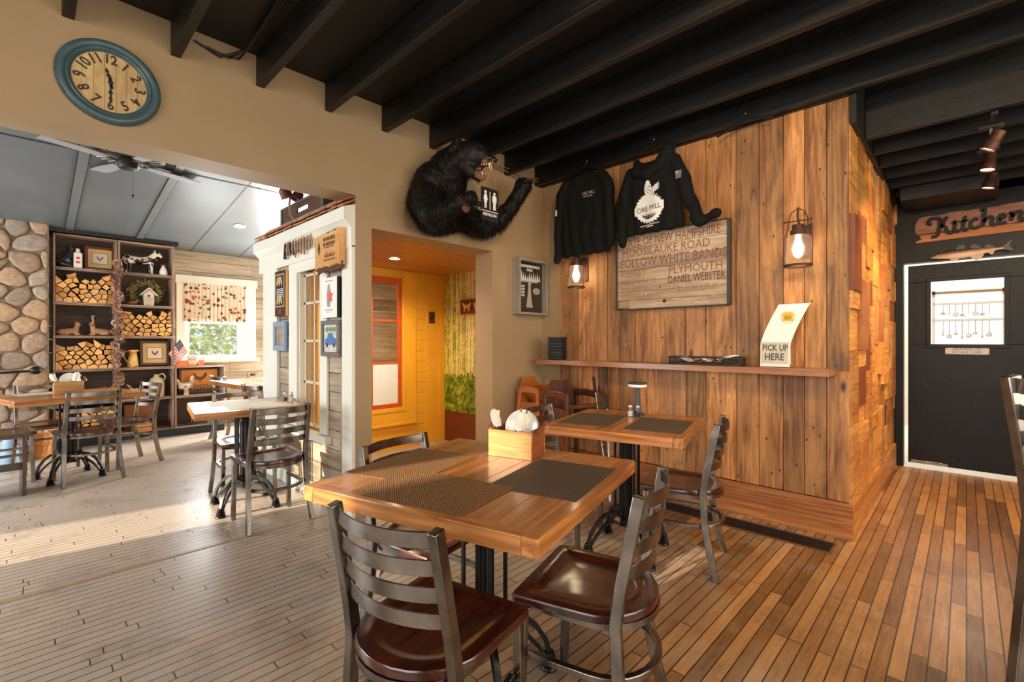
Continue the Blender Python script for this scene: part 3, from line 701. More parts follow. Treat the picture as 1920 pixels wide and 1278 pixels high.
t = thing('table_lamp', 'small grey mushroom shaped lamp on the table by the plank wall', 'lamp', (2.87, 1.60, .80))
LG = plain('matte_lamp_grey', (62, 66, 70), .45, .3)
MB().lathe([(.045, 0), (.045, .012), (.02, .018), (.015, .03)], 24).build('base', LG, t, smooth=True)
MB().lathe([(.022, .012), (.018, .10), (.013, .17), (.012, .19)], 20).build('stem', LG, t, smooth=True)
MB().lathe([(.012, .188), (.060, .190), (.0625, .193), (.0625, .207), (.060, .209)], 32).build('diffuser', plain('opal_diffuser', (238, 236, 232), .4), t, smooth=True)
MB().lathe([(.0625, .2095), (.064, .212), (.061, .219), (.03, .224), (.001, .225)], 32).build('shade', LG, t, smooth=True)

# wooden stool at the left edge
t = thing('wooden_stool', 'dark wooden stool at the left edge in front of the table before the crates', 'stool', (-.20, 5.80, 0), math.radians(5))
DW = wood('dark_walnut', (44, 20, 12), (92, 46, 28), 'x', 1, .35, .1, 8, coat=.4)
MB().box(-.2, -.16, .50, .2, .16, .525).build('seat', DW, t, bevel=.004)
for s in (-1, 1): MB().box(s*.16-.012, -.13, 0, s*.16+.012, .13, .50).build('side_panel', DW, t, bevel=.003)
MB().box(-.15, -.01, .2, .15, .01, .26).build('stretcher', DW, t)

# two stacked wooden high chairs in the corner
HW = wood('high_chair_walnut', (58, 28, 18), (112, 62, 40), 'z', 1, .4, .1, 8, coat=.3); HO = wood('high_chair_oak', (158, 84, 34), (206, 126, 60), 'z', 1, .4, .1, 8, coat=.3)
def high_chair(x, y, deg, z, W, label, k=1.):
    t = thing('high_chair', label, 'high chair', (x, y, z), math.radians(deg))
    for sx in (-1, 1):
        for sy in (-1, 1):
            MB().sweep([(sx*.235*k, sy*.22*k, 0), (sx*.165*k, sy*.145*k, .70)], .022, .042, up=(0, 1, 0)).build('leg', W, t, bevel=.004)
        MB().sweep([(sx*.165*k, -.16*k, .69), (sx*.168*k, 0, .70), (sx*.165*k, .17*k, .69)], .02, .05).build('arm_rail', W, t, bevel=.006)
        MB().box(sx*.165*k-.008, -.14*k, .42, sx*.165*k+.008, .14*k, .60).build('side_panel', W, t, bevel=.003)
        MB().box(sx*.20*k-.01, -.18*k, .16, sx*.20*k+.01, .18*k, .20).build('side_stretcher', W, t, bevel=.003)
    MB().box(-.16*k, -.14*k, .40, .16*k, .15*k, .418).build('seat', W, t, bevel=.003)
    b = MB(); b.prism([(-.15*k, .56), (.15*k, .56), (.15*k, .72), (.10*k, .79), (-.10*k, .79), (-.15*k, .72)], -.009, .009, Matrix.Translation((0, .155*k, 0)) @ Matrix.Rotation(PI/2, 4, 'X')); b.build('backrest', W, t, bevel=.003)
    MB().sweep([(-.16*k, -.155*k, .62), (.16*k, -.155*k, .62)], .03, .03).build('front_bar', W, t, bevel=.005)
    s = MB(); s.sweep([(0, -.15*k, .62), (.01, -.12*k, .50), (0, -.1*k, .42)], .03, .004, up=(0, 1, 0)); s.build('strap', plain('black_webbing', (16, 16, 17), .8), t)
    t.scale = (1, 1, 1.2); return t
high_chair(3.33, 2.50, -14, 0, HW, 'dark walnut wooden high chair standing in the corner below the shelf', 1.02)
high_chair(3.43, 2.975, -2, 0, HO, 'honey oak high chair behind the dark one in the corner below the shelf', .80)
for i, (dy, tip) in enumerate(((0, .98), (-.13, .84))):
    t = thing('folding_stand_leg', ('taller silver pole with black grip leaning by the high chairs', 'shorter silver pole with black grip leaning by the high chairs')[i], 'pole', (3.28-.03*i, 2.08+dy*.2, 0))
    a, b = Vector((0, 0, .01)), Vector((.20, .29+dy, tip))
    MB().tube([a, a.lerp(b, .86)], .010, 10).build('tube', CUT, t, smooth=True)
    MB().tube([a.lerp(b, .86), b], .014, 10).build('grip', BAND, t, smooth=True)
# ---------------------------------------------------------------- facade of the restroom enclosure (white trim, shiplap, window, shingle eave)
WT = white_trim
m = MB(); rnd = random.Random(2); z = 0
while z < 2.3:
    h = .15
    segs = [(3.44, 5.05)] if (z+h <= .56 or z > 1.95) else [(3.44, 3.76), (4.24, 5.05)]
    for a, b in segs: m.tone = rnd.random(); m.box(1.66+rnd.uniform(0, .004), a, z+.002, 1.76, b, z+h-.002)
    z += h
m.tone = .4; m.box(1.661, 3.36, 0, 1.67, 3.44, 2.0)
fac = struct(m.build('wall_facade', shiplap_y, bevel=.002, seg=1), 'weathered shiplap facade with white trim beside the opening')
m = MB()
m.box(1.63, 3.205, 0, 1.66, 3.36, 2.0); m.box(1.63, 4.69, 0, 1.66, 5.06, 2.0); m.box(1.635, 3.36, 0, 1.66, 4.69, .12)
m.box(1.64, 3.64, .55, 1.66, 3.77, 2.0); m.box(1.64, 4.24, .55, 1.66, 4.42, 2.0); m.box(1.64, 3.77, 1.90, 1.66, 4.24, 2.0)
m.box(1.612, 3.60, .485, 1.70, 4.46, .545); m.box(1.66, 3.765, .545, 1.76, 3.775, 1.92); m.box(1.66, 4.225, .545, 1.76, 4.24, 1.92)
m.build('window_and_corner_trim', WT, fac, bevel=.003)
m = MB()   # frieze and crown, profile extruded along Y
prof = [(1.66, 1.985), (1.625, 1.985), (1.625, 2.13), (1.61, 2.14), (1.59, 2.17), (1.57, 2.18), (1.57, 2.27), (1.66, 2.30)]
R = [[Vector((x, y, z)) for x, z in prof] for y in (3.205, 5.16)]; m.rings(R); m.build('crown_moulding', WT, fac, bevel=.002)
sash = MB()
for y in (3.775, 4.0, 4.19): sash.box(1.70, y, .56, 1.725, y+(.02 if y == 4.0 else .035), 1.90)
for z in (.56, .93, 1.29, 1.62, 1.865): sash.box(1.70, 3.775, z, 1.725, 4.225, z+.022)
w1 = struct(sash.build('window_1', wood('distressed_sash', (206, 190, 160), (236, 226, 206), 'z', 1, .6, .1, nails=.7), bevel=.002), 'tall many-paned window with chipped pale sash in the facade')
THIN = NT('window_pane'); _tr = THIN.n('BsdfTransparent'); _gl = THIN.n('BsdfGlossy'); _gl.inputs['Roughness'].default_value = .03
_mx = THIN.n('MixShader'); _fr = THIN.n('Fresnel'); _fr.inputs[0].default_value = 1.45
_mx.inputs[0].default_value = .05; THIN.l(_tr.outputs[0], _mx.inputs[1]); THIN.l(_gl.outputs[0], _mx.inputs[2]); THIN.l(_mx.outputs[0], THIN.out.inputs[0]); PANE = THIN.m
MB().box(1.711, 3.80, .57, 1.714, 4.2, 1.88).build('glass', PANE, w1)
SHING = wood('cedar_shingle', (128, 72, 40), (206, 140, 92), 'x', 1, .7, .2, 8)
m = MB(); rnd = random.Random(9); y = 3.21
while y < 5.0:
    w = rnd.uniform(.07, .12); m.tone = rnd.random(); d = rnd.uniform(0, .015)
    R_ = Matrix.Rotation(-.5, 3, 'Y'); m.obox((1.665-d, y+w/2, 2.335), (.22, w-.004, .014), R_)
    m.tone = rnd.random(); m.obox((1.66-d*.5, y+w/2, 2.362), (.22, w-.004, .014), R_); y += w
m.build('eave_shingles', SHING, fac)
# hall window behind (orange frame)
OR = plain('orange_red_sash', (190, 84, 22), .5, noisy=.15); m = MB()
for x in (2.35, 2.72, 3.11): m.box(x, 4.93, .5, x+.05, 4.975, 2.03)
m.box(2.349, 4.9285, .45, 3.161, 4.976, .55); m.box(2.349, 4.9285, 1.98, 3.161, 4.976, 2.06)
for z in (1.03, 1.53): m.box(2.35, 4.94, z, 3.16, 4.965, z+.025)
w2 = struct(m.build('window_2', OR, bevel=.003), 'orange framed old window in the yellow hall')
FROST = plain('frosted_pane', (232, 236, 236), .5)
MB().box(2.4, 4.95, .55, 3.11, 4.953, 1.03).build('frosted_pane', FROST, w2); MB().box(2.4, 4.95, 1.05, 3.11, 4.953, 1.98).build('glass', PANE, w2)
# weathered lap boards seen through that window
m = MB(); z = .3
while z < 2.4: m.tone = rnd.random(); m.box(1.9, 5.55, z, 3.8, 5.6, z+.17); z += .174
struct(m.build('wall_behind_hall', shiplap, bevel=.002, seg=1))
t = thing('switch_plate', 'small dark switch plate on the yellow hall wall', 'switch', M=wY(3.60, 4.929, 1.60))
MB().box(-.045, -.075, 0, .045, .075, .006).build('plate', plain('aged_bronze', (92, 66, 34), .5, .5), t, bevel=.002)
for sx in (-.018, .018): MB().box(sx-.004, -.012, .006, sx+.004, .012, .016).build('toggle', plain('black_rubber', (20, 20, 20), .5), t)
# dog sign on the birch print
t = thing('dog_sign', 'brown wooden sign with two pale dogs hanging on the birch forest print', 'sign', M=wX(3.79, 4.34, 1.725))
MB().box(-.24, -.10, 0, .24, .10, .012).build('board', plain('orange_edge', (190, 108, 46), .5), t, bevel=.002); MB().box(-.225, -.085, .012, .225, .085, .015).build('panel', plain('chocolate', (92, 52, 36), .6), t)
TANP = plain('tan_cutout', (214, 170, 96), .6)
for s, ox in ((1, -.11), (-1, .10)):
    d = MB(); d.prism([(x*s+ox, y) for x, y in [(-.07, .02), (-.085, .045), (-.06, .05), (-.045, .03), (.02, .02), (.05, .035), (.075, .055), (.085, .03), (.065, .0), (.05, -.06), (.035, -.06), (.03, -.02), (-.02, -.02), (-.035, -.06), (-.05, -.06), (-.05, -.01)]], .015, .018); d.build('dog_shape', TANP, t)
# ---------------------------------------------------------------- items on the facade
BLK = plain('black_paint', (18, 18, 20), .5); PAPER = plain('white_print', (232, 230, 224), .6)
t = thing('wood_slab_plaque', 'live edge wooden slab plaque burned with lettering, top right of the facade', 'plaque', M=wX(1.625, 3.49, 1.99))
SLAB = wood('maple_slab', (196, 138, 76), (232, 184, 118), 'x', 1, .4, .1, 10, rings=3)
r = random.Random(3)
top = [(-.205+.041*i, .125+r.uniform(-.006, .006)+.012*(i/10)) for i in range(11)]; bot = [(.205-.041*i, -.125+r.uniform(-.012, .010)) for i in range(11)]
MB().prism(top+bot, 0, .055).build('slab', SLAB, t, bevel=.004)
MB().sweep([(p[0], p[1]-.004, .028) for p in bot], .062, .012).build('bark_edge', plain('bark', (84, 56, 36), .9, noisy=.4, nscale=60), t)
g = MB()
for k, (w, h) in enumerate(((.20, .030), (.20, .030), (.17, .008), (.19, .008))):
    n = (9, 9, 22, 20)[k]; yy = (.085, .045, .02, -.075)[k]
    for i in range(n): g.box(.05-w/2+w*i/n, yy-h/2, .055, .05-w/2+w*(i+.62)/n, yy+h/2*r.uniform(.7, 1), .0565)
for i in range(7): g.prism([(-.03+i*.025, -.055), (-.02+i*.025, -.055+.05*r.uniform(.6, 1.1)), (-.01+i*.025, -.055)], .055, .0565)
for i in range(7): g.prism([(-.13-.012*(4-abs(i-3))/2, -.02+i*.013), (-.13, .0+i*.013), (-.13+.012*(4-abs(i-3))/2+.012, -.02+i*.013)], .055, .0565)
g.build('burned_lettering', INK, t)
MB().sweep([(-.08, .130, .02), (-.06, .142, .02), (.10, .150, .02), (.12, .142, .02)], .01, .01).build('hanger', BLK, t)
t = thing('star_poster', 'white poster with a coral star over a grey state shape, on the facade', 'poster', M=wX(1.64, 3.53, 1.635))
MB().box(-.13, -.155, 0, .13, .155, .028).build('board', BLK, t, bevel=.001); MB().box(-.13, -.155, .028, .13, .155, .030).build('print', PAPER, t)
MB().prism([(-.02, .10), (.01, .105), (.02, .03), (.03, -.02), (.02, -.075), (-.03, -.07), (-.04, -.01), (-.035, .04)], .030, .031).build('state_shape', plain('print_grey', (150, 150, 146), .6), t)
st5 = [(.02+(.062 if i % 2 == 0 else .026)*math.sin(PI*i/5), .01+(.062 if i % 2 == 0 else .026)*math.cos(PI*i/5)) for i in range(10)]
MB().prism(st5, .031, .032).build('star', plain('coral_red', (222, 84, 70), .6), t)
g = MB()
for yy, w, h in ((.128, .12, .008), (-.095, .13, .010), (-.112, .10, .005)): 
    for i in range(12): g.box(-w/2+w*i/12, yy-h/2, .030, -w/2+w*(i+.6)/12, yy+h/2, .0305)
g.build('fine_print', plain('print_grey2', (120, 124, 130), .6), t)
def framed(name, label, cat, M, w, h, fw, d, fm, mat_c=None, matw=0.):
    t = thing(name, label, cat, M=M)
    for a, b, c, e in ((-w/2, h/2-fw, w/2, h/2), (-w/2, -h/2, w/2, -h/2+fw), (-w/2, -h/2+fw, -w/2+fw, h/2-fw), (w/2-fw, -h/2+fw, w/2, h/2-fw)):
        MB().box(a, b, 0, c, e, d).build('frame_rail', fm, t, bevel=.003)
    if mat_c: MB().box(-w/2+fw, -h/2+fw, .002, w/2-fw, h/2-fw, d*.5).build('mat_board', mat_c, t)
    return t
t = framed('car_picture', 'grey framed picture of a blue old car, lower right on the facade', 'picture', wX(1.64, 3.53, 1.32), .31, .28, .035, .03, plain('pewter_frame', (108, 104, 98), .45, .3), PAPER)
g = MB(); g.box(-.115, -.10, .016, .115, .10, .017); g.build('print', plain('car_print_ground', (196, 192, 182), .6, noisy=.3, nscale=40), t)
c = MB(); c.prism([(-.10, -.05), (-.10, -.01), (-.06, .005), (-.04, .04), (.02, .045), (.05, .01), (.10, -.005), (.105, -.05)], .017, .018); c.build('car_shape', plain('car_blue', (60, 110, 170), .5), t)
c = MB(); [c.lathe([(.018, .018), (.001, .019)], 12, (x, -.052, 0)) for x in (-.06, .06)]; c.build('wheels', BLK, t)
c = MB(); [c.ell((x, .07, .017), (.035, .02, .001), 8, 4) for x in (-.06, .0, .06)]; c.build('trees_shape', plain('leaf_print', (112, 140, 84), .7), t)
t = framed('blue_framed_picture', 'pale blue framed brown photograph, lower left on the facade', 'picture', wX(1.64, 4.585, 1.345), .29, .27, .05, .03, plain('pale_blue_frame', (128, 150, 172), .5), plain('sepia_photo', (150, 128, 112), .6, noisy=.45, nscale=22))
t = thing('corn_plaque', 'tall maroon award plaque with corn photographs, upper left on the facade', 'plaque', M=wX(1.64, 4.57, 1.74))
MB().box(-.13, -.21, 0, .13, .21, .022).build('board', plain('maroon', (74, 34, 28), .35), t, bevel=.002); MB().box(.125, -.21, 0, .14, .205, .018).build('tan_edge', TANP, t)
MB().box(-.105, -.125, .022, .105, .18, .024).build('border', plain('silver_border', (196, 180, 160), .4), t); MB().box(-.095, -.115, .024, .095, .17, .025).build('photo', plain('dark_photo', (44, 32, 28), .5), t)
for k, yy in enumerate((.115, -.06)):
    for q in range(3): MB().ell((-.05+.045*q, yy, .026), (.013, .045, .004), 10, 6, Matrix.Rotation((q-1)*.35, 3, 'Z')).build('corn_ear', plain('corn_yellow', (222, 190, 116), .5), t, smooth=True)
g = MB()
for k in range(5):
    for i in range(9): g.box(-.07+.155*i/9, .035-k*.017, .025, -.07+.155*(i+.65)/9, .044-k*.017, .0255)
g.build('small_lettering', PAPER, t); MB().box(-.035, -.185, .022, .035, -.145, .024).build('name_plate', plain('brass', (140, 120, 70), .3, .7), t)
t = thing('twig_letters', 'word spelled in twigs on the white frieze of the facade', 'decoration', M=wX(1.615, 4.12, 2.12))
TW = plain('twig_bark', (150, 116, 84), .8, noisy=.4, nscale=60); TD = plain('dark_bark', (50, 44, 42), .9, noisy=.4, nscale=60)
for k in range(30):
    u = -.29+.58*k/29; a = r.uniform(-.25, .25); h = r.uniform(.045, .095); yy = r.uniform(-.015, .02)
    zz = .008+.008*(k % 3)
    MB().tube([(u-h*math.sin(a), yy-h*math.cos(a), zz), (u, yy, zz+.003), (u+h*math.sin(a+.1), yy+h*math.cos(a), zz)], [.007, .008, .005], 6).build('twig', TD if k in (1, 2, 8, 9, 10) else TW, t, smooth=True)
# wooden crate up on the eave
CR = wood('old_brown_crate', (66, 40, 26), (122, 78, 50), 'y', 1, .6, .15, 9, nails=.6)
CRG = plain('grey_crate_end', (92, 86, 76), .7, noisy=.2)
t = thing('wooden_crate', 'dark wooden crate with a handle slot standing on the shingled eave', 'crate', (1.95, 4.52, 2.31))
m = MB(); m.box(-.16, -.46, 0, -.145, .46, .15); m.box(-.16, -.46, .155, -.145, -.15, .31); m.box(-.16, .10, .155, -.145, .46, .31); m.box(-.16, -.15, .155, -.145, .10, .22); m.box(-.16, -.15, .262, -.145, .10, .31); m.build('front_side', CR, t, bevel=.002)
for s in (-1, 1):
    MB().box(-.17, s*.46, 0, .16, s*.50, .325).build('end_panel', CRG, t, bevel=.003)
MB().box(.145, -.46, 0, .16, .46, .2).build('back_side', CR, t)
MB().box(-.145, -.46, 0, .145, .46, .012).build('bottom', CR, t)
MB().box(-.165, -.50, .31, -.14, .50, .33).build('top_rail', CRG, t, bevel=.003)

# ---------------------------------------------------------------- wall clock
t = thing('wall_clock', 'round teal framed wall clock with worn plank face above the wide opening', 'clock', M=wY(.293, 3.2, 2.637))
def teal():
    q = NT('worn_teal_paint'); n = q.noise(q.coord(), 16, 8, .7)
    q.set(q.p, Base_Color=q.ramp(n, [(.30, lin((40, 40, 36))), (.36, lin((56, 80, 88))), (.8, lin((72, 98, 106)))]), Roughness=.4); return q.m
MB().lathe([(.150, .018), (.158, .030), (.165, .033), (.172, .028), (.180, .036), (.195, .038), (.206, .030), (.212, .018), (.210, 0), (.15, 0), (.150, .018)], 64, caps=False).build('frame', teal(), t, smooth=True, angle=50)
face = wood('clock_face_planks', (176, 146, 98), (218, 196, 148), 'y', 1, .6, .06, 6, nails=.3, stain=(150, 104, 60), stainamt=.7)
m = MB()
for k in range(7):
    x0 = -.154+k*.044; x1 = x0+.0425; poly = [(.154*math.cos(a*PI/32), .154*math.sin(a*PI/32)) for a in range(64)]
    poly = clip(poly, x0, 0, -1, 0); poly = clip(poly, x1, 0, 1, 0); m.tone = k/7
    if len(poly) > 2: m.prism(poly, .004, .015)
m.build('face', face, t)
NUM = plain('numeral_brown', (66, 44, 40), .7)
for n_ in range(1, 13):
    a = PI/2-2*PI*n_/12; rot = a-PI/2
    if n_ in (5, 6, 7): rot += PI
    if n_ in (5, 6, 7): pass
    text(str(n_), NUM, t, .118*math.cos(a), .118*math.sin(a), .0155, .066, 'numeral', bold=.0018, rot=rot, sx=.85)
for ang, L, nm in ((PI/2+.26, .072, 'hour_hand'), (-PI/2, .105, 'minute_hand')):
    h = MB(); c_, s_ = math.cos(ang), math.sin(ang); pts = [(-.03, .004), (0, .006), (L*.35, .003), (L*.5, .009), (L*.62, .003), (L*.8, .007), (L, .0008)]
    poly = [(p[0]*c_-p[1]*s_, p[0]*s_+p[1]*c_) for p in pts]+[(p[0]*c_+p[1]*s_, p[0]*s_-p[1]*c_) for p in pts[::-1]]
    h.prism(poly, .019, .0205); h.build(nm, BLK, t)
MB().lathe([(.010, .016), (.010, .023), (.001, .024)], 14).build('hub', BLK, t)

# ---------------------------------------------------------------- painted road sign on the plank wall
SGN = wood('weathered_sign_boards', (150, 128, 104), (206, 190, 164), 'x', 1, .7, .12, 14, stain=(110, 86, 66), stainamt=.6, nails=.4)
SGE = plain('dark_green_edge', (58, 58, 48), .7, noisy=.25)
t = thing('painted_road_sign', 'weathered board sign reading STATE OF NEW HAMPSHIRE MOOSILAUKE ROAD on the plank wall', 'sign', M=wX(3.70, 1.778, 1.905))
m = MB(); z = -.322; rr = random.Random(5)
hs = [.075, .075, .09, .10, .085, .11, .11]
for k, h in enumerate(hs): m.tone = rr.random(); m.box(-.475 if k else -.36, z, -.02, .475, z+h-.002, .012); z += h
m.tone = .2; m.box(-.475, -.315, -.02, -.363, -.25, .006); m.build('boards', SGN, t, bevel=.002, seg=1)
m = MB(); m.box(.475, -.325, -.03, .497, .325, .022); m.build('end_batten', SGE, t, bevel=.003)
m = MB(); m.box(-.492, -.325, -.03, -.475, .325, .018); m.build('end_batten', SGE, t, bevel=.003)
MB().box(-.475, .322, -.03, .475, .330, .016).build('top_strip', SGE, t); MB().box(-.36, -.334, -.03, .475, -.322, .014).build('bottom_strip', SGE, t)
RED = plain('faded_red_lettering', (134, 82, 66), .8, noisy=.25, nscale=30); RED2 = plain('fainter_red_lettering', (152, 116, 94), .8, noisy=.3, nscale=30); RED3 = plain('dark_brown_lettering', (98, 58, 46), .8, noisy=.2, nscale=30)
for s_, x, y, sz, sx, mt, al in (('STATE OF NEW HAMPSHIRE', -.445, .255, .105, .70, RED, 'LEFT'), ('MOOSILAUKE ROAD', -.43, .165, .095, .93, RED, 'LEFT'), ('FOLLOW WHITE BANDS', -.445, .072, .115, .765, RED, 'LEFT'),
    ('RUMNEY', -.445, -.02, .085, .78, RED2, 'LEFT'), ('PLYMOUTH', .005, -.022, .09, .98, RED, 'LEFT'), ('WENTWORTH', -.44, -.092, .07, .75, RED2, 'LEFT'), ('DANIEL WEBSTER', .0, -.10, .092, .66, RED3, 'LEFT'),
    ('WARREN', -.44, -.155, .075, .85, RED2, 'LEFT'), ('WESTSIDE ROAD', -.44, -.215, .07, .78, RED2, 'LEFT'), ('TRUNK LINE', .04, -.185, .08, .85, RED2, 'LEFT')):
    text(s_, mt, t, x, y, .0125, sz, 'lettering', al, sx*.95, 0, .0004)
m = MB(); m.prism([(-.14, -.272), (-.02, -.262), (-.02, -.256), (.06, -.268), (-.02, -.28), (-.02, -.274)], .0125, .0132); m.box(.10, -.258, .0125, .33, -.252, .0132); m.prism([(.32, -.235), (.36, -.255), (.32, -.275), (.33, -.255)], .0125, .0132); m.build('painted_arrow', RED2, t)
m = MB(); [m.ell((x, y, .012), (rad, rad*.9, .002), 12, 4) for x, y, rad in ((-.03, -.27, .018), (-.07, -.15, .008), (.40, .10, .006))]; m.build('knots', plain('dark_knot', (60, 42, 30), .9), t)

# ---------------------------------------------------------------- lantern sconces
RUST = plain('rusty_bronze', (70, 44, 34), .6, .5, noisy=.35, nscale=40)
SEED = NT('seeded_glass'); SEED.p.inputs['Transmission Weight'].default_value = 1; SEED.p.inputs['Roughness'].default_value = .4; SEED.p.inputs['IOR'].default_value = 1.15; SEED.set(SEED.p, Base_Color=(.96, .95, .93, 1)); SEED = SEED.m
BULB = plain('lit_bulb', (255, 240, 220), .3, emit=(255, 226, 180), estr=28)
def sconce(y, z, label):
    M = wX(3.745, y, z); t = thing('wall_lantern', label, 'sconce', M=M)
    MB().box(-.055, -.115, 0, .055, .115, .025).build('back_plate', RUST, t, bevel=.003)
    MB().sweep([(0, .09, .02), (0, .10, .07), (0, .115, .12), (-.005, .16, .135), (0, .215, .13)], .02, .006, up=(1, 0, 0)).build('arm', RUST, t)
    b = MB(); cz_ = .135
    MC = Matrix.Translation((0, 0, cz_)) @ Matrix.Rotation(-PI/2, 4, 'X')   # local lathe z -> sign y
    b.lathe([(.028, .10), (.034, .098), (.034, .06), (.046, .058), (.046, .03), (.03, .028)], 20, M=MC @ Matrix.Diagonal((1, 1, 1, 1)))
    b.build('socket_cap', RUST, t, smooth=True)
    MB().lathe([(.046, .03), (.072, .022), (.078, .006), (.078, -.175), (.0765, -.175), (.0765, .005), (.071, .020), (.045, .028)], 32, M=MC, caps=False).build('glass_shade', SEED, t, smooth=True)
    MB().lathe([(.083, -.170), (.083, -.185), (.076, -.185), (.076, -.170), (.083, -.170)], 32, M=MC, caps=False).build('bottom_ring', RUST, t, smooth=True)
    MB().tube([(-.083, -.18, cz_), (-.083, .02, cz_), (-.06, .07, cz_), (-.055, .14, cz_), (-.04, .185, cz_), (0, .21, cz_), (.04, .185, cz_), (.055, .14, cz_), (.06, .07, cz_), (.083, .02, cz_), (.083, -.18, cz_)], .0035, 6, up=(0, 0, 1)).build('bail', RUST, t, smooth=True)
    MB().tube([(-.075, .125, cz_), (.075, .125, cz_)], .004, 6).ell((-.078, .125, cz_), .007, 8, 6).ell((.078, .125, cz_), .007, 8, 6).build('cross_rod', RUST, t, smooth=True)
    MB().lathe([(.012, .03), (.014, -.0), (.026, -.04), (.030, -.07), (.024, -.10), (.012, -.12), (.001, -.125)], 16, M=MC).build('bulb', BULB, t, smooth=True)
    p = M @ Vector((0, -.06, cz_)); light('sconce_light', 'POINT', tuple(p), 26, (1, .78, .45), .035)
sconce(.815, 1.985, 'rusty lantern sconce right of the painted road sign'); sconce(2.655, 1.985, 'rusty lantern sconce below the long-sleeved black shirt')

# ---------------------------------------------------------------- ledge shelf and what is on it
SHW = wood('oak_ledge', (130, 82, 48), (192, 134, 84), 'y', 1, .35, .1, 12, coat=.3, rings=4, bump=.2)
tag(MB().box(3.50, .62, 1.072, 3.745, 3.07, 1.118).build('wall_shelf', SHW, bevel=.003), 'long wooden ledge fixed along the plank wall', 'shelf')
bb = None; BK = plain('black_plastic', (16, 17, 18), .45)
for k in range(15):
    if bb is None:
        bb = thing('serving_basket', 'black plastic serving basket in the tall stack on the left end of the ledge', 'basket', (3.63, 2.90, 1.119), .5, 'stacked black baskets on the ledge'); 
        m = MB(); P = [(.085, -.06), (.085, .06), (.065, .08), (-.065, .08), (-.085, .06), (-.085, -.06), (-.065, -.08), (.065, -.08)]
        m.sweep([(x, y, .012) for x, y in P], .006, .008, closed=True); m.build('rim', BK, bb)
        m = MB(); m.rings([[Vector((x*k_, y*k_, z)) for x, y in P] for k_, z in ((.80, 0), (.97, .011), (.95, .011), (.78, .002))]); m.build('bowl', BK, bb)
    else: dup(bb, (3.63, 2.90, 1.119+k*.0145), .5+random.Random(k).uniform(-.06, .06))
t = thing('wicker_tray', 'dark oval openwork tray of paper goods on the ledge', 'tray', (3.62, 1.44, 1.119))
TRB = plain('dark_wicker', (34, 26, 24), .6, noisy=.3, nscale=60)
def oval(a, b, n=40): return [(a*math.copysign(abs(math.cos(2*PI*i/n))**.6, math.cos(2*PI*i/n)), b*math.copysign(abs(math.sin(2*PI*i/n))**.6, math.sin(2*PI*i/n))) for i in range(n)]
MB().prism(oval(.10, .27), 0, .006).build('bottom', TRB, t)
m = MB()
for z in (.008, .056): m.sweep([(x, y, z) for x, y in oval(.105, .28)], .008, .008, closed=True)
O = oval(.105, .28, 56)
for i in range(56):
    a, b = O[i], O[(i+1) % 56]; m.tube([(a[0], a[1], .01), (b[0], b[1], .054)], .002, 4); m.tube([(b[0], b[1], .01), (a[0], a[1], .054)], .002, 4)
m.build('openwork_rim', TRB, t)
for k, (x, y, w, d, h, ry, nm) in enumerate(((0, .14, .12, .08, .05, .4, 'folded napkin'), (.01, .05, .10, .06, .05, -.35, 'tan paper packet'), (-.01, -.02, .11, .05, .05, .3, 'pale paper packet'), (.02, -.16, .13, .12, .07, -.25, 'white paper box'))):
    o = MB().obox((0, 0, 0), (w, d, .012), Matrix.Rotation(ry, 3, 'X')).build('paper_packet', PAPER if k != 1 else plain('kraft', (214, 176, 132), .7), None, bevel=.002)
    o.location = (3.62+x, 1.44+y, 1.119+h-.012); tag(o, nm+(' lying at the left end of the dark wicker tray', ' leaning in the dark wicker tray', ' in the middle of the dark wicker tray', ' at the right end of the dark wicker tray')[k], 'packet')
ACR = plain('sign_whitewash', (184, 180, 162), .5, noisy=.12, nscale=14)
t = thing('pick_up_sign', 'small framed sign reading PICK UP HERE standing on the ledge', 'sign', M=wX(3.615, .955, 1.208) @ Matrix.Rotation(-.10, 4, 'X'))
MB().box(-.092, -.088, 0, .092, .088, .012).build('holder', plain('clear_acrylic', (226, 222, 208), .2), t, bevel=.002); MB().box(-.084, -.066, .012, .084, .082, .0135).build('print', ACR, t)
text('PICK UP', plain('charcoal_letter', (62, 58, 54), .7), t, 0, .042, .0138, .06, 'lettering', sx=.74, bold=.001); text('HERE', MATS['charcoal_letter'], t, -.002, -.022, .0138, .066, 'lettering', sx=.8, bold=.001)
t = thing('curled_flyer', 'curling white flyer with a yellow jar drawing behind the pick up sign', 'flyer', M=wX(3.685, .955, 1.12))
def curl(m, x0, x1, y0, y1, off, n=14):
    R = []
    for i in range(n+1):
        f = i/n; v = y0+(y1-y0)*f; sh = .11*max(0, (v-.15)/.28)**1.2; zz = .03+.03*math.sin(3*v/.43)+off
        R.append([Vector((x0+sh, v, zz)), Vector((x1+sh, v, zz)), Vector((x1+sh, v, zz+.0006)), Vector((x0+sh, v, zz+.0006))])
    return m.rings(R)
curl(MB(), -.10, .09, .02, .435, 0).build('sheet', PAPER, t)
YE = plain('yellow_print', (226, 176, 40), .6)
m = MB(); cxx, cyy = .075, .345
for i in range(28):
    a = 2*PI*i/28; m.prism([(cxx+.040*math.cos(a-.06), cyy+.040*math.sin(a-.06)), (cxx+.050*math.cos(a), cyy+.050*math.sin(a)), (cxx+.040*math.cos(a+.06), cyy+.040*math.sin(a+.06))], .0, .001, Matrix.Translation((0, 0, .056)))
m.prism([(cxx-.03, cyy-.03), (cxx+.03, cyy-.03), (cxx+.034, cyy+.02), (cxx+.02, cyy+.032), (cxx-.02, cyy+.032), (cxx-.034, cyy+.02)], .056, .0575); m.build('jar_drawing', YE, t)
m = MB(); r = random.Random(8)
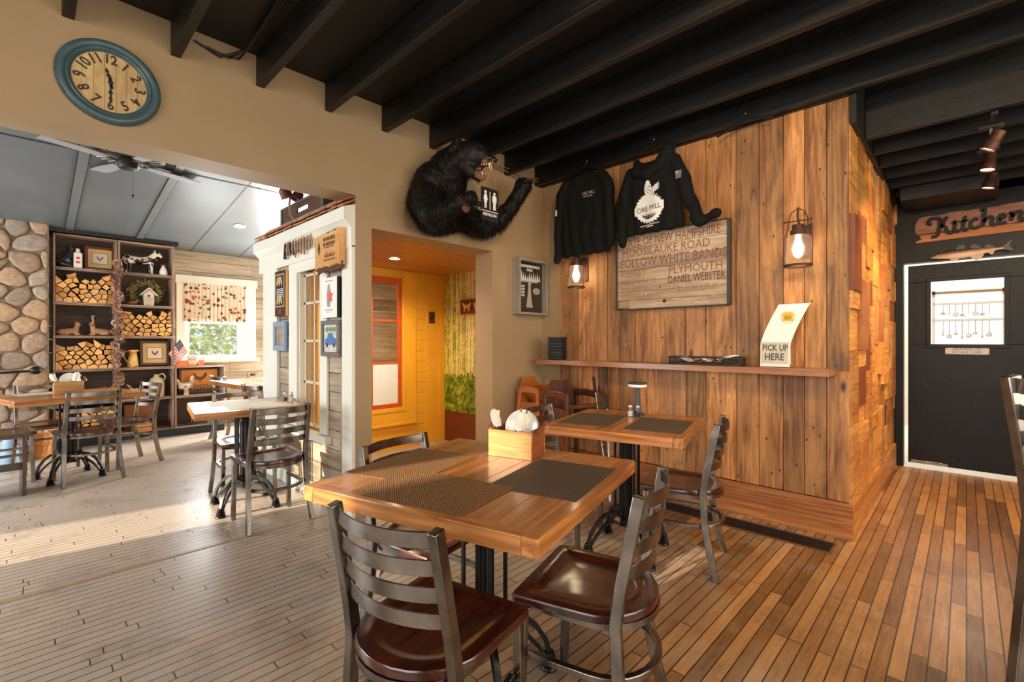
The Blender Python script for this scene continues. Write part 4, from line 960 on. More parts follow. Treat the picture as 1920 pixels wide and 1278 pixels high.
for k in range(9):
    for i in range(14):
        if r.random() < .85: m.box(-.055+.13*i/14+.04*(1-k/9)*.8, .265-k*.018, .058, -.055+.13*(i+.7)/14+.04*(1-k/9)*.8, .269-k*.018, .0585)
for i in range(8): m.box(cxx-.02+i*.005, cyy-.018, .0576, cxx-.018+i*.005, cyy+.01, .058)
m.build('fine_print', MATS['charcoal_letter'], t)

# ---------------------------------------------------------------- shadow box poster on the tan wall
t = thing('shadow_box_poster', 'deep grey framed black poster with a silver trophy beside the plank wall', 'poster', M=wY(3.515, 3.2, 1.837))
GF = wood('driftwood_frame', (128, 122, 112), (176, 170, 160), 'y', 1, .6, .1, 12)
w, h = .43, .55
for a, b, c_, e in ((-w/2, h/2-.022, w/2, h/2), (-w/2, -h/2, w/2, -h/2+.022), (-w/2, -h/2+.022, -w/2+.022, h/2-.022), (w/2-.022, -h/2+.022, w/2, h/2-.022)): MB().box(a, b, 0, c_, e, .10).build('frame_rail', GF, t, bevel=.002)
MB().box(-w/2+.02, -h/2+.02, .03, w/2-.02, h/2-.02, .035).build('poster', plain('poster_black', (22, 22, 24), .5), t)
MB().box(-w/2+.02, -h/2+.02, .088, w/2-.02, h/2-.02, .090).build('glass', PANE, t)
WPR = plain('poster_white', (226, 226, 222), .6); GLD = plain('print_gold', (196, 170, 130), .5)
text('ASCHENBACH VARIANT', WPR, t, 0, .215, .0355, .036, 'lettering', sx=.75, bold=.002) if False else None
m = MB(); r = random.Random(6)
for i in range(17): m.box(-.155+i*.0185, .20, .035, -.142+i*.0185, .228, .0356)
for i in range(5): m.box(-.04+i*.018, .165, .035, -.027+i*.018, .188, .0356)
for i in range(11): x = -.15+i*.03; hh = r.uniform(.05, .11); m.prism([(x-.016, .07), (x, .07+hh), (x+.016, .07)], .035, .0356)
for i in range(20): m.box(-.13+i*.013, .055, .035, -.121+i*.013, .068, .0356)
for k in range(4):
    for i in range(4): m.box(-.165+i*.024, .0-k*.03, .035, -.146+i*.024, .02-k*.03, .0356)
m.build('white_print', WPR, t)
m = MB(); m.prism([(-.05, -.20), (-.035, -.12), (-.015, .02), (.015, .02), (.03, -.12), (.05, -.20)], .035, .0358); m.ell((0, .04, .036), (.022, .035, .002), 12, 6); m.build('trophy_print', plain('print_silver', (180, 170, 156), .4), t)
MB().ell((.105, -.03, .036), (.055, .035, .002), 16, 6).build('football_print', plain('print_ball', (168, 164, 150), .5, noisy=.4, nscale=60), t)
t = framed('far_plaque', 'tall framed tan panel on the shiplap wall right of the window', 'picture', wY(2.72, 8.1, 1.68), .20, .98, .02, .03, plain('oak_thin', (168, 128, 84), .6), plain('tan_print', (214, 178, 138), .6, noisy=.15, nscale=6))
# ---------------------------------------------------------------- blob helper: many overlapping shapes fused into one continuous surface
def fuse(m, name, mat, parent, voxel, sm=4, disp=None, M=None, it=1):
    o = m.build('tmp', mat); r = o.modifiers.new('r', 'REMESH'); r.mode = 'VOXEL'; r.voxel_size = voxel; r.use_smooth_shade = True
    q = o.modifiers.new('s', 'SMOOTH'); q.factor = .5; q.iterations = sm
    bpy.context.view_layer.update(); dg = bpy.context.evaluated_depsgraph_get()
    me = bpy.data.meshes.new_from_object(o.evaluated_get(dg)); bpy.data.objects.remove(o); me.name = name
    if disp:
        for v in me.vertices: v.co += v.normal*disp(v.co)
    me.materials.clear(); me.materials.append(mat); me.polygons.foreach_set('use_smooth', [True]*len(me.polygons)); me.update()
    ob = bpy.data.objects.new(name, me); COL.objects.link(ob)
    if parent is not None: ob.parent = parent
    if M is not None: ob.matrix_local = M
    return ob
# ---------------------------------------------------------------- mounted black bear
bt = thing('bear_mount', 'mounted black bear with open jaws and raised paws above the restroom hall', 'mounted bear', (2.4, 3.2, 2.5))
O_ = Vector((2.4, 3.2, 2.5))
def L(*P): return [Vector(p)-O_ for p in P]
FUR = NT('black_fur'); _n = FUR.noise(FUR.map(FUR.coord(), (1, 1, 1)), 60, 4, .7)
FUR.set(FUR.p, Base_Color=FUR.ramp(_n, [(.3, (.002, .0018, .0018)), (.8, (.013, .011, .010))]), Roughness=.55); FUR.p.inputs['Specular IOR Level'].default_value = .25; FUR = FUR.m
m = MB()
m.caps(L((2.36, 3.12, 2.44), (2.34, 3.06, 2.56)), [.20, .20]); m.caps(L((2.20, 3.08, 2.40), (2.22, 3.02, 2.56)), [.16, .15])
m.caps(L((2.36, 3.08, 2.56), (2.33, 2.97, 2.66), (2.37, 2.86, 2.73), (2.40, 2.78, 2.74)), [.19, .16, .135, .12])
m.caps(L((2.55, 3.12, 2.40), (2.38, 3.12, 2.34), (2.24, 3.08, 2.30)), [.14, .15, .13])
m.caps(L((2.20, 3.04, 2.46), (2.11, 2.96, 2.34), (2.09, 2.88, 2.245)), [.14, .12, .095])
m.caps(L((2.09, 2.88, 2.245), (2.16, 2.80, 2.27), (2.235, 2.71, 2.335)), [.092, .078, .062]); m.caps(L((2.235, 2.71, 2.335), (2.30, 2.66, 2.365)), [.062, .058])
m.caps(L((2.60, 3.10, 2.38), (2.78, 3.05, 2.30), (2.92, 3.0, 2.37), (3.00, 2.92, 2.50), (3.05, 2.86, 2.62)), [.12, .098, .085, .072, .066])
m.caps(L((3.05, 2.86, 2.62), (3.07, 2.84, 2.68)), [.07, .078])
m.ell(Vector((2.405, 2.77, 2.745))-O_, (.125, .125, .11), 16, 12)
m.caps(L((2.43, 2.72, 2.735), (2.455, 2.685, 2.715)), [.09, .06])          # brow to upper muzzle
m.caps(L((2.44, 2.70, 2.705), (2.478, 2.64, 2.69)), [.055, .036])
m.caps(L((2.36, 2.78, 2.66), (2.375, 2.74, 2.60), (2.41, 2.70, 2.565)), [.075, .048, .034])   # lower jaw root
for p in ((2.265, 2.83, 2.79), (2.29, 2.80, 2.83)): m.ell(Vector(p)-O_, (.038, .03, .042), 10, 8)
m.ell(Vector((2.50, 2.86, 2.83))-O_, (.035, .03, .042), 10, 8)
def dsp(co): return .010*noise.noise(co*22)+.006*noise.noise(co*60)
body = fuse(m, 'body', FUR, bt, .014, 5, dsp)
# coat: short tufts growing out of the body surface
rf = random.Random(12); me = body.data; fm = MB(); me.calc_loop_triangles()
polys = [p for p in me.polygons]; vs = fm.v; 
def keep(c):
    w = c+O_
    return not (w.y < 2.70 and w.x > 2.43 and w.z > 2.62 and w.x < 2.6)
cnt = 0
for p in polys:
    c = p.center
    if not keep(c): continue
    for _ in range(1):
        nrm = p.normal; down = Vector((rf.uniform(-.3, .3), rf.uniform(-.2, .2), -1)); d = (nrm*.45+down*.75).normalized(); ln = rf.uniform(.018, .038)
        if c.z < -.12: ln *= 1.5
        hd = (Vector(c)+O_-Vector((2.43, 2.73, 2.72))).length
        if hd < .17: ln *= .45; d = (nrm*.3+Vector((-.5, .8, .1))).normalized()
        sd = nrm.cross(d).normalized()*.0022; b = Vector(c)+Vector((rf.uniform(-.006, .006), rf.uniform(-.006, .006), rf.uniform(-.006, .006)))
        k = len(fm.v); fm.v += [tuple(b-sd), tuple(b+sd), tuple(b+d*ln)]; fm.f.append((k, k+1, k+2)); fm.t.append(.5); fm.mi.append(0); cnt += 1
fo = fm.build('coat', FUR, bt); fo['kind'] = 'stuff'
MUZ = plain('tan_muzzle', (112, 74, 46), .8, noisy=.3, nscale=60); NOSE = plain('bear_nose', (16, 15, 16), .25); GUM = plain('dark_gum', (40, 22, 20), .35); TONG = plain('tongue', (150, 76, 66), .35); TEETH = plain('ivory', (224, 208, 172), .35)
m = MB(); m.caps(L((2.435, 2.70, 2.70), (2.482, 2.64, 2.688)), [.052, .036]); m.caps(L((2.39, 2.735, 2.66), (2.40, 2.70, 2.62)), [.030, .022]); fuse(m, 'muzzle', MUZ, bt, .008, 3)
m = MB(); m.ell(Vector((2.497, 2.615, 2.695))-O_, (.026, .022, .022), 12, 8); m.ell(Vector((2.487, 2.618, 2.712))-O_, (.02, .018, .012), 10, 6); m.build('nose', NOSE, bt, smooth=True)
m = MB(); m.caps(L((2.375, 2.735, 2.605), (2.41, 2.68, 2.56), (2.425, 2.655, 2.548)), [.034, .028, .020]); m.caps(L((2.375, 2.74, 2.66), (2.385, 2.725, 2.61)), [.02, .02]); fuse(m, 'lower_jaw', MUZ, bt, .008, 3)
m = MB(); m.ell(Vector((2.405, 2.700, 2.622))-O_, (.036, .045, .042), 14, 10); m.build('mouth', GUM, bt, smooth=True)
m = MB(); m.caps(L((2.40, 2.69, 2.60), (2.425, 2.665, 2.585), (2.438, 2.648, 2.572)), [.018, .017, .010]); m.build('tongue', TONG, bt, smooth=True)
def tooth(a, b, r_): MB().tube([Vector(a)-O_, Vector(a).lerp(Vector(b), .5)-O_, Vector(b)-O_], [r_, r_*.75, r_*.1], 7).build('tooth', TEETH, bt, smooth=True)
tooth((2.457, 2.628, 2.665), (2.452, 2.622, 2.618), .007); tooth((2.498, 2.650, 2.668), (2.496, 2.645, 2.622), .007)
tooth((2.405, 2.650, 2.565), (2.408, 2.645, 2.602), .006); tooth((2.447, 2.660, 2.560), (2.450, 2.656, 2.598), .006)
for k in range(4): tooth((2.462+.009*k, 2.622+.004*k, 2.664), (2.462+.009*k, 2.620+.004*k, 2.648), .004)
for k in range(4): tooth((2.445-.014*k, 2.645+.012*k, 2.664-.003*k), (2.445-.014*k, 2.643+.012*k, 2.646-.003*k), .004)
for x, y, z in ((2.415, 2.667, 2.768), (2.485, 2.700, 2.778)): MB().ell(Vector((x, y, z))-O_, .010, 10, 8).build('eye', plain('amber_eye', (40, 22, 10), .08), bt, smooth=True)
CLAW = plain('claw', (96, 84, 70), .35)
PADM = plain('paw_skin', (40, 32, 30), .6)
for (c, axes) in (((2.315, 2.648, 2.345), ((.5, -.3, -.75), (.75, -.45, -.1))), ((3.07, 2.79, 2.70), ((-.2, -.7, .5), (.9, .15, .2)))):
    f = Vector(axes[0]).normalized(); s_ = Vector(axes[1]).normalized(); c = Vector(c)
    for k in range(5):
        b = c+s_*(k-2)*.024+f*.018; MB().ell(b-O_, .022, 10, 8).build('toe', FUR, bt, smooth=True)
        MB().tube([b+f*.012-O_, b+f*.030+Vector((0, -.004, -.006))-O_, b+f*.042+Vector((0, .002, -.018))-O_], [.005, .0035, .0006], 6).build('claw', CLAW, bt, smooth=True)
MB().ell(Vector((2.255, 2.665, 2.295))-O_, (.04, .02, .045), 10, 8).build('wrist_fur', plain('brown_fur', (96, 58, 36), .9, noisy=.4, nscale=80), bt, smooth=True)
# restroom sign hanging from the lower jaw
t = thing('restroom_sign', 'black hanging RESTROOM sign with two white figures below the bear', 'sign', M=wY(2.435, 2.60, 2.335))
SB = plain('sign_black', (30, 30, 32), .4); m = MB(); P = []
for cx_, cy_, a0 in ((.088, .118, 0), (-.088, .118, 90), (-.088, -.118, 180), (.088, -.118, 270)):
    for i in range(5): a = math.radians(a0+90*i/4); P.append((cx_+.012*math.cos(a), cy_+.012*math.sin(a)))
m.prism([(x*.9, y*.95) for x, y in P], 0, .004); m.build('panel', SB, t)
W = plain('sign_white', (236, 234, 228), .5); m = MB()
m.box(-.003, -.04, .004, .003, .095, .0055); m.box(-.085, -.056, .004, .085, -.051, .0055); m.build('divider', W, t)
m = MB(); m.prism([(-.046+.011*math.cos(a*PI/8), .088+.011*math.sin(a*PI/8)) for a in range(16)], .004, .0055)
m.prism([(-.056, .074), (-.036, .074), (-.024, .030), (-.030, .028), (-.038, .052), (-.030, .012), (-.036, .012), (-.037, -.034), (-.044, -.034), (-.045, .010), (-.047, .010), (-.048, -.034), (-.055, -.034), (-.056, .012), (-.062, .012), (-.054, .052), (-.062, .028), (-.068, .030)], .004, .0055); m.build('woman_figure', W, t)
m = MB(); m.prism([(.046+.011*math.cos(a*PI/8), .088+.011*math.sin(a*PI/8)) for a in range(16)], .004, .0055)
m.prism([(.032, .074), (.060, .074), (.068, .066), (.068, .022), (.062, .022), (.061, .060), (.059, .060), (.059, -.036), (.048, -.036), (.047, .014), (.045, .014), (.044, -.036), (.033, -.036), (.033, .060), (.031, .060), (.030, .022), (.024, .022), (.024, .066)], .004, .0055); m.build('man_figure', W, t)
text('RESTROOM', W, t, 0, -.080, .0045, .030, 'lettering', sx=.9, bold=.0006)
MB().tube([(-.07, .11, .003), (-.025, .225, .03), (-.018, .232, .04)], .0014, 5).tube([(.07, .11, .003), (.022, .225, .03), (-.018, .232, .04)], .0014, 5).build('cord', plain('jute_cord', (168, 122, 62), .8), t)
# dry vine on the wall and a black cable on a joist
t = thing('dry_vine', 'thin dry vine twig tacked under the joists right of the bear', 'vine', (3.2, 3.17, 2.92))
m = MB()
for a, b, c_, d in (((-.3, 0, .02), (-.1, -.03, .0), (.2, -.02, -.03), (.42, 0, .03)), ((-.15, 0, .03), (.05, -.05, .02), (.25, -.03, -.03), (.36, 0, -.06)), ((.0, -.02, .0), (.2, -.06, .01), (.3, -.06, -.02), (.40, -.04, .0)), ((.36, 0, .04), (.5, -.06, .03), (.62, -.05, .05), (.8, -.02, .04))):
    m.tube([a, b, c_, d], .004, 5)
m.build('stems', TW, t, smooth=True)
t = thing('cable_bundle', 'black cables running along the third joist from the left to the wall', 'cable', (.94, 3.0, 3.0))
m = MB()
for k in range(3): m.tube([(-.02-.012*k, -3.0, .075), (-.02-.012*k, -.5, .07), (-.02-.012*k, .05, .06-.02*k), (-.05-.05*k, .19, .02-.015*k), (-.16-.06*k, .19, .01+.01*k)], .006, 6)
m.build('cables', BLK, t, smooth=True)

# ---------------------------------------------------------------- black shirts on hangers in front of the last joist
CLOTH = NT('black_cotton'); _n = CLOTH.noise(CLOTH.coord(), 500, 2); CLOTH.set(CLOTH.p, Base_Color=(.005, .005, .0055, 1), Roughness=.85); CLOTH.p.inputs['Specular IOR Level'].default_value = .2; CLOTH.bump(_n, .15, .001); CLOTH = CLOTH.m
HANG = plain('black_hanger', (20, 19, 19), .35); HOOK = plain('chrome_hook', (190, 188, 184), .2, .95)
def hanger(name, label, M, span=.20, dip=.055):
    t = thing(name, label, 'hanger', M=M)
    MB().sweep([(-span, -dip, 0), (-span*.5, -.02, 0), (-.03, 0, 0), (.03, 0, 0), (span*.5, -.02, 0), (span, -dip, 0)], .012, [.012, .022, .03, .03, .022, .012], up=(0, 1, 0)).build('shoulder_bar', HANG, t, bevel=.002)
    pts = [(0, 0, 0), (0, .035, 0)]+[(.022*math.cos(a)-.0, .057+.022*math.sin(a), 0) for a in [math.radians(-90+i*30) for i in range(9)]]
    MB().tube(pts, .002, 6, up=(0, 0, 1)).build('hook', HOOK, t, smooth=True); return t
def decal(o, target, off=.0015):
    s = o.modifiers.new('sw', 'SHRINKWRAP'); s.target = target; s.wrap_method = 'PROJECT'; s.use_project_z = True; s.use_negative_direction = True; s.use_positive_direction = False; s.offset = off; return o
def loft(m, rows, n=28):
    """rows: (z, cx, halfwidth, thickness)"""
    R = []
    for z, cx_, hw, th in rows:
        R.append([Vector((cx_+hw*math.copysign(abs(math.cos(a))**.55, math.cos(a)), z, th*math.copysign(abs(math.sin(a))**.7, math.sin(a)))) for a in [2*PI*i/n for i in range(n)]])
    m.rings(R)
def fold(k): return lambda co: .007*math.sin(co.x*52+noise.noise(co*5)*3)*max(0, min(1, (-.15-co.y)/.3))+.006*noise.noise(co*14)
hanger('clothes_hanger', 'black clothes hanger holding the long-sleeved black shirt', wX(3.60, 2.545, 2.915))
t = thing('long_sleeve_shirt', 'plain black long-sleeved shirt with small white chest print hanging at left of the plank wall', 'shirt', M=wX(3.585, 2.55, 2.865))
m = MB(); loft(m, [(-.77, 0, .285, .022), (-.6, 0, .275, .03), (-.3, 0, .255, .035), (-.12, 0, .245, .035), (-.05, 0, .20, .028), (-.015, 0, .10, .03)])
for s in (-1, 1): m.caps([(s*.20, -.07, 0), (s*.26, -.16, 0), (s*.285, -.38, .005*s), (s*.30, -.60, .0), (s*.30, -.70 if s > 0 else -.79, .01)], [.05, .055, .048, .042, .034], 10)
sh = fuse(m, 'shirt_body', CLOTH, t, .012, 5, fold(1))
PW = plain('print_white', (222, 222, 218), .7)
decal(text('ORE MILL', PW, t, .075, -.215, .07, .040, 'chest_print', sx=.85), sh); decal(text('BAR & GRILL', PW, t, .072, -.243, .07, .020, 'chest_print', sx=.9), sh)
decal(MB().box(-.305, -.36, .07, -.285, -.30, .0705).build('sleeve_patch', PW, t), sh)
hanger('clothes_hanger', 'black clothes hanger holding the black hooded sweatshirt', wX(3.60, 1.875, 2.92))
t = thing('hooded_sweatshirt', 'black hooded sweatshirt with a white ORE MILL back print overlapping the painted sign', 'sweatshirt', M=wX(3.575, 1.86, 2.80))
m = MB(); loft(m, [(-.60, .02, .255, .03), (-.48, .01, .25, .045), (-.3, 0, .24, .05), (-.13, 0, .225, .05), (-.05, 0, .185, .04), (-.02, 0, .12, .03)])
m.caps([(-.19, -.08, 0), (-.25, -.25, 0), (-.275, -.50, 0), (-.27, -.66, .0)], [.055, .06, .05, .04], 10)
m.caps([(.19, -.06, 0), (.26, -.22, 0), (.325, -.42, .01), (.40, -.58, .02)], [.055, .062, .055, .048], 10); m.caps([(.36, -.55, .01), (.44, -.58, .02), (.53, -.55, .03), (.55, -.545, .03)], [.05, .042, .034, .028], 10)
m.caps([(-.12, -.02, .03), (-.10, -.10, .07), (0, -.145, .08), (.10, -.09, .07), (.155, .02, .04)], [.035, .045, .045, .05, .055], 10)
m.caps([(.155, .02, .03), (.16, .035, .0), (.13, .03, -.02)], [.05, .04, .035], 10)
hd = fuse(m, 'hoodie_body', CLOTH, t, .012, 5, fold(2))
# white print built from flat shapes laid on the cloth
def dprism(poly, mat, nm, z=.10): return decal(MB().prism(poly, z, z+.0004).build(nm, mat, t), hd, .0015 if mat is PW else .003)
def subdiv(poly, n=3):
    out = []
    for i in range(len(poly)):
        a, b = poly[i], poly[(i+1) % len(poly)]
        for k in range(n): out.append((a[0]+(b[0]-a[0])*k/n, a[1]+(b[1]-a[1])*k/n))
    return out
def grid_print(inside, x0, x1, y0, y1, st, mat, nm, off):
    m = MB(); nx, ny = int((x1-x0)/st), int((y1-y0)/st)
    for i in range(nx):
        for j in range(ny):
            x, y = x0+(i+.5)*st, y0+(j+.5)*st
            if inside(x, y): k = st/2; m.add([(x-k, y-k, .1), (x+k, y-k, .1), (x+k, y+k, .1), (x-k, y+k, .1)], [(0, 1, 2, 3)])
    return decal(m.build(nm, mat, t), hd, off)
BX, BY = -.005, -.415
def saw(x, y):
    dx, dy = x-BX, y-BY; r_ = math.hypot(dx, dy); a = math.atan2(dy, dx); tth = ((a/(2*PI)*26) % 1)*.016
    if dy > .06 and dx > -.02: tth += .012*math.sin(a*34)
    banner = abs(dy-.10*dx/.13*.13+.0) < .034 and abs(dx) < .128
    if banner: return True
    if r_ > .108+tth: return False
    if dy < -.045: return r_ > .085 or abs(dy+.05) < .004
    return True
grid_print(saw, -.15, .14, -.55, -.27, .0035, PW, 'saw_blade_print', .0015)
def rider(x, y):
    dx, dy = x+.012, y+.215
    if math.hypot(dx, dy-.008) < .019: return True
    if abs(dx) < .034-.2*abs(dy+.04) and -.10 < dy < 0: return (int(x*190)+int(y*170)) % 5 != 0
    if 0 < dx < .098 and abs(dy+.055-.6*(dx-.05)) < .026: return (int(x*260)) % 4 != 0
    return abs(dx) < .05 and -.16 < dy < -.09 and (int(x*200)+int(y*230)) % 4 != 0
grid_print(rider, -.08, .12, -.40, -.17, .003, PW, 'rider_print', .0022)
DK = plain('print_black', (16, 16, 17), .8)
decal(text('ORE MILL', DK, t, BX, BY-.002, .1, .062, 'back_lettering', sx=.80, rot=.10, bold=0), hd, .0035)
decal(text('BAR & GRILL', PW, t, BX, BY-.068, .1, .022, 'back_lettering', sx=.9, rot=.04), hd, .002)
def lines(x, y): return (abs(y+.545-.1*x) < .0035 and abs(x) < .085 and int(x*260) % 3 != 0) or (abs(y+.560-.1*x) < .0035 and abs(x) < .03)
grid_print(lines, -.09, .09, -.58, -.53, .002, PW, 'fine_print', .0015)
def flag(x, y): return not (x > -.0 and y > 0) or int((x+y)*400) % 2 == 0
grid_print(lambda x, y: int((y+.23)/.0045) % 2 == 0 or (x < .252 and y > -.195), .225, .275, -.23, -.17, .0022, plain('patch_grey', (150, 150, 150), .7), 'sleeve_flag', .002)
hanger('clothes_hanger', 'empty black clothes hanger on the joist above the right end of the plank wall', wX(3.60, 1.16, 2.895) @ Matrix.Rotation(.08, 4, 'Z'), .19, .05)

# ---------------------------------------------------------------- kitchen door and what hangs around it
t = struct(thing('door_1', 'black riveted steel swing door with a square window', None, (6.36, -.075, 0)))
m = MB(); y0, y1, z0, z1 = -.53, .51, .045, 2.075; wy0, wy1, wz0, wz1 = -.18, .335, 1.268, 1.90
m.box(0, y0, z0, .045, y1, wz0); m.box(0, y0, wz1, .045, y1, z1); m.box(0, y0, wz0, .045, wy0, wz1); m.box(0, wy1, wz0, .045, y1, wz1)
m.build('leaf', BM, t, bevel=.003)
m = MB()
for a, b, c_, e in ((wy0-.035, wz0-.035, wy1+.035, wz0), (wy0-.035, wz1, wy1+.035, wz1+.035), (wy0-.035, wz0, wy0, wz1), (wy1, wz0, wy1+.035, wz1)): m.box(-.018, a, b, 0, c_, e)
m.build('window_frame', BM, t, bevel=.003); MB().box(.02, wy0, wz0, .024, wy1, wz1).build('glass', PANE, t)
m = MB()
for k in range(26): m.ell((0, y1-.06, .12+k*.075), (.004, .006, .006), 8, 4); m.ell((0, y1-.15, .12+k*.075), (.004, .006, .006), 8, 4) if (.12+k*.075) < 1.2 or k > 23 else None
for k in range(12): m.ell((0, y1-.1-k*.07, .13), (.004, .006, .006), 8, 4); m.ell((0, y1-.06-k*.07, z1-.05), (.004, .006, .006), 8, 4); m.ell((0, y1-.2-k*.06, 1.16), (.004, .006, .006), 8, 4)
for k in range(12): m.ell((0, y1-.18-k*.058, .18+k*.078), (.004, .006, .006), 8, 4); m.ell((0, y1-.18-k*.058, 1.10-k*.078), (.004, .006, .006), 8, 4)
m.build('rivets', plain('rivet_steel', (40, 40, 42), .3, .8), t, smooth=True)
MB().box(-.012, y1-.30, .05, 0, y1-.02, .075).tube([(-.02, y1-.26, .075), (-.02, y1-.04, .075)], .008, 8).build('pivot_hardware', CUT, t)
t = thing('door_plate', 'small metal plate reading BEWARE OF ATTACK CHEF under the kitchen door window', 'sign', M=wX(6.358, -.002, 1.205))
MB().box(-.155, -.036, 0, .155, .036, .004).build('plate', plain('brushed_tin', (176, 170, 164), .4, .4), t, bevel=.002)
text('BEWARE OF', plain('etched_grey', (96, 94, 90), .6), t, 0, .014, .0045, .036, 'lettering', sx=1.0); text('ATTACK CHEF', MATS['etched_grey'], t, 0, -.016, .0045, .034, 'lettering', sx=.95)
for x in (-.145, .145):
    for y in (-.027, .027): MB().lathe([(.005, .004), (.004, .006), (.001, .0065)], 8, (x, y, 0)).build('screw', BLK, t)
# Kitchen sign
t = thing('kitchen_sign', 'rustic wooden board with black script word Kitchen above the kitchen door', 'sign', M=wX(6.30, -.05, 2.435) @ Matrix.Rotation(.015, 4, 'Z'))
KB = wood('sign_barn_wood', (140, 92, 70), (206, 152, 122), 'x', 1, .6, .15, 14, stain=(120, 70, 40), stainamt=.5)
r = random.Random(4); top = [(-.41+.041*i, .128+r.uniform(-.006, .006)) for i in range(21)]; bot = [(.41-.041*i, -.05+r.uniform(-.004, .004)) for i in range(21)]
MB().prism([(-.43, -.02), (-.425, .06), (-.40, .11)]+top[1:]+[(.43, .11), (.42, -.045)]+bot, -.02, 0).build('upper_board', KB, t, bevel=.003)
MB().prism([(-.42, -.135), (-.425, -.118), (-.38, -.10), (-.40, -.058)]+[(-.35+.1*i, -.057) for i in range(8)]+[(.42, -.055), (.42, -.13)], -.02, 0).build('lower_board', wood('sign_barn_wood_lower', (150, 92, 54), (214, 146, 94), 'x', 1, .6, .15, 14), t, bevel=.003)
def stroke(pts, w, nm='script_letter'):
    P = []
    n = 6
    for i in range(len(pts)-1):   # catmull-rom
        p0 = Vector(pts[max(0, i-1)]); p1 = Vector(pts[i]); p2 = Vector(pts[i+1]); p3 = Vector(pts[min(len(pts)-1, i+2)])
        for k in range(n): u = k/n; P.append(.5*((2*p1)+(p2-p0)*u+(2*p0-5*p1+4*p2-p3)*u*u+(3*p1-p0-3*p2+p3)*u**3))
    P.append(Vector(pts[-1])); m = MB(); L_ = []; R_ = []
    for i, p in enumerate(P):
        d = (P[min(i+1, len(P)-1)]-P[max(0, i-1)]).normalized(); nn = Vector((-d.y, d.x)); ww = w/2*(1 if 0 < i < len(P)-1 else .6)
        L_.append(p+nn*ww); R_.append(p-nn*ww)
    rings = [[Vector((a.x, a.y, .001)), Vector((b.x, b.y, .001)), Vector((b.x, b.y, .012)), Vector((a.x, a.y, .012))] for a, b in zip(L_, R_)]
    return m.rings(rings)
KBL = plain('letter_black', (7, 7, 7), .6)
def letter(nm, *sts):
    M_ = MB()
    for p, w in sts: q = stroke(p, w*1.25); M_.add(q.v, q.f)
    M_.build(nm, KBL, t)
letter('letter_k', ([(-.30, .03), (-.325, .05), (-.31, .085), (-.27, .09), (-.235, .07), (-.245, -.03), (-.265, -.085), (-.305, -.09)], .026), ([(-.18, .09), (-.205, .06), (-.215, .02), (-.235, .0)], .022), ([(-.235, .01), (-.20, -.01), (-.185, -.06), (-.16, -.075), (-.14, -.06)], .024))
letter('letter_i', ([(-.15, .01), (-.125, .03), (-.135, -.04), (-.12, -.07), (-.095, -.055)], .024))
letter('letter_t', ([(-.055, .075), (-.075, -.03), (-.065, -.065), (-.04, -.055)], .024), ([(-.105, .02), (-.03, .03)], .016))
letter('letter_c', ([(.03, .015), (.01, .03), (-.02, .0), (-.015, -.05), (.02, -.055), (.04, -.04)], .024))
letter('letter_h', ([(.045, .10), (.075, .11), (.07, .05), (.06, -.05)], .026), ([(.065, -.01), (.10, .03), (.125, .02), (.12, -.035), (.135, -.05), (.155, -.04)], .024))
letter('letter_e', ([(.17, -.01), (.205, .01), (.20, .035), (.175, .03), (.165, -.01), (.185, -.045), (.215, -.035)], .022))
letter('letter_n', ([(.235, .03), (.25, .04), (.245, -.035)], .024), ([(.25, .0), (.285, .045), (.31, .03), (.30, -.02), (.315, -.035), (.335, -.02)], .024))
# fish
t = thing('mounted_fish', 'mounted cod with three dorsal fins between the Kitchen sign and the door', 'fish', M=wX(6.28, -.02, 2.145) @ Matrix.Rotation(.06, 4, 'Z'))
def fishmat():
    q = NT('cod_skin'); X, Y, Z = q.sep(q.coord()); n = q.noise(q.coord(), 60, 5, .7)
    f = q.math('ADD', q.math('MULTIPLY', Y, 11.), q.math('MULTIPLY', n, .5)); q.set(q.p, Base_Color=q.ramp(f, [(.0, lin((236, 212, 186))), (.3, lin((176, 140, 120))), (.6, lin((80, 62, 60)))]), Roughness=.25); q.p.inputs['Coat Weight'].default_value = .5; return q.m
FSH = fishmat(); m = MB(); R = []
for x, up_, dn, th in ((-.275, .002, -.006, .004), (-.255, .012, -.014, .012), (-.20, .032, -.026, .024), (-.12, .045, -.040, .032), (-.03, .044, -.046, .034), (.06, .034, -.036, .026), (.14, .020, -.020, .015), (.20, .012, -.010, .008), (.225, .012, -.010, .005)):
    R.append([Vector((x, (up_+dn)/2+(up_-dn)/2*math.sin(a), th*math.cos(a)+.02)) for a in [2*PI*i/14 for i in range(14)]])
m.rings(R).build('fish_body', FSH, t, smooth=True)
FIN = plain('fin', (52, 44, 46), .35); FIN2 = plain('pale_fin', (196, 160, 130), .4)
for nm, poly, mt in (('dorsal_fin', [(-.10, .042), (-.06, .085), (-.03, .08), (-.02, .042)], FIN), ('dorsal_fin', [(0, .040), (.03, .075), (.07, .055), (.085, .028)], FIN), ('dorsal_fin', [(.10, .026), (.125, .055), (.16, .035), (.17, .016)], FIN), ('tail_fin', [(.215, .010), (.275, .065), (.285, .06), (.262, .015), (.29, -.03), (.275, -.035), (.215, -.008)], FIN), ('belly_fin', [(.0, -.042), (.04, -.085), (.08, -.065), (.10, -.028)], FIN2), ('belly_fin', [(.12, -.022), (.15, -.050), (.17, -.015)], FIN2), ('belly_fin', [(-.14, -.036), (-.12, -.065), (-.09, -.06), (-.07, -.042)], FIN2)):
    MB().prism(poly, .017, .022).build(nm, mt, t)
MB().ell((-.225, .010, .038), (.011, .011, .006), 10, 6).build('eye', plain('fish_eye', (210, 180, 120), .2), t, smooth=True); MB().ell((-.225, .010, .043), (.005, .005, .003), 8, 5).build('pupil', BLK, t)
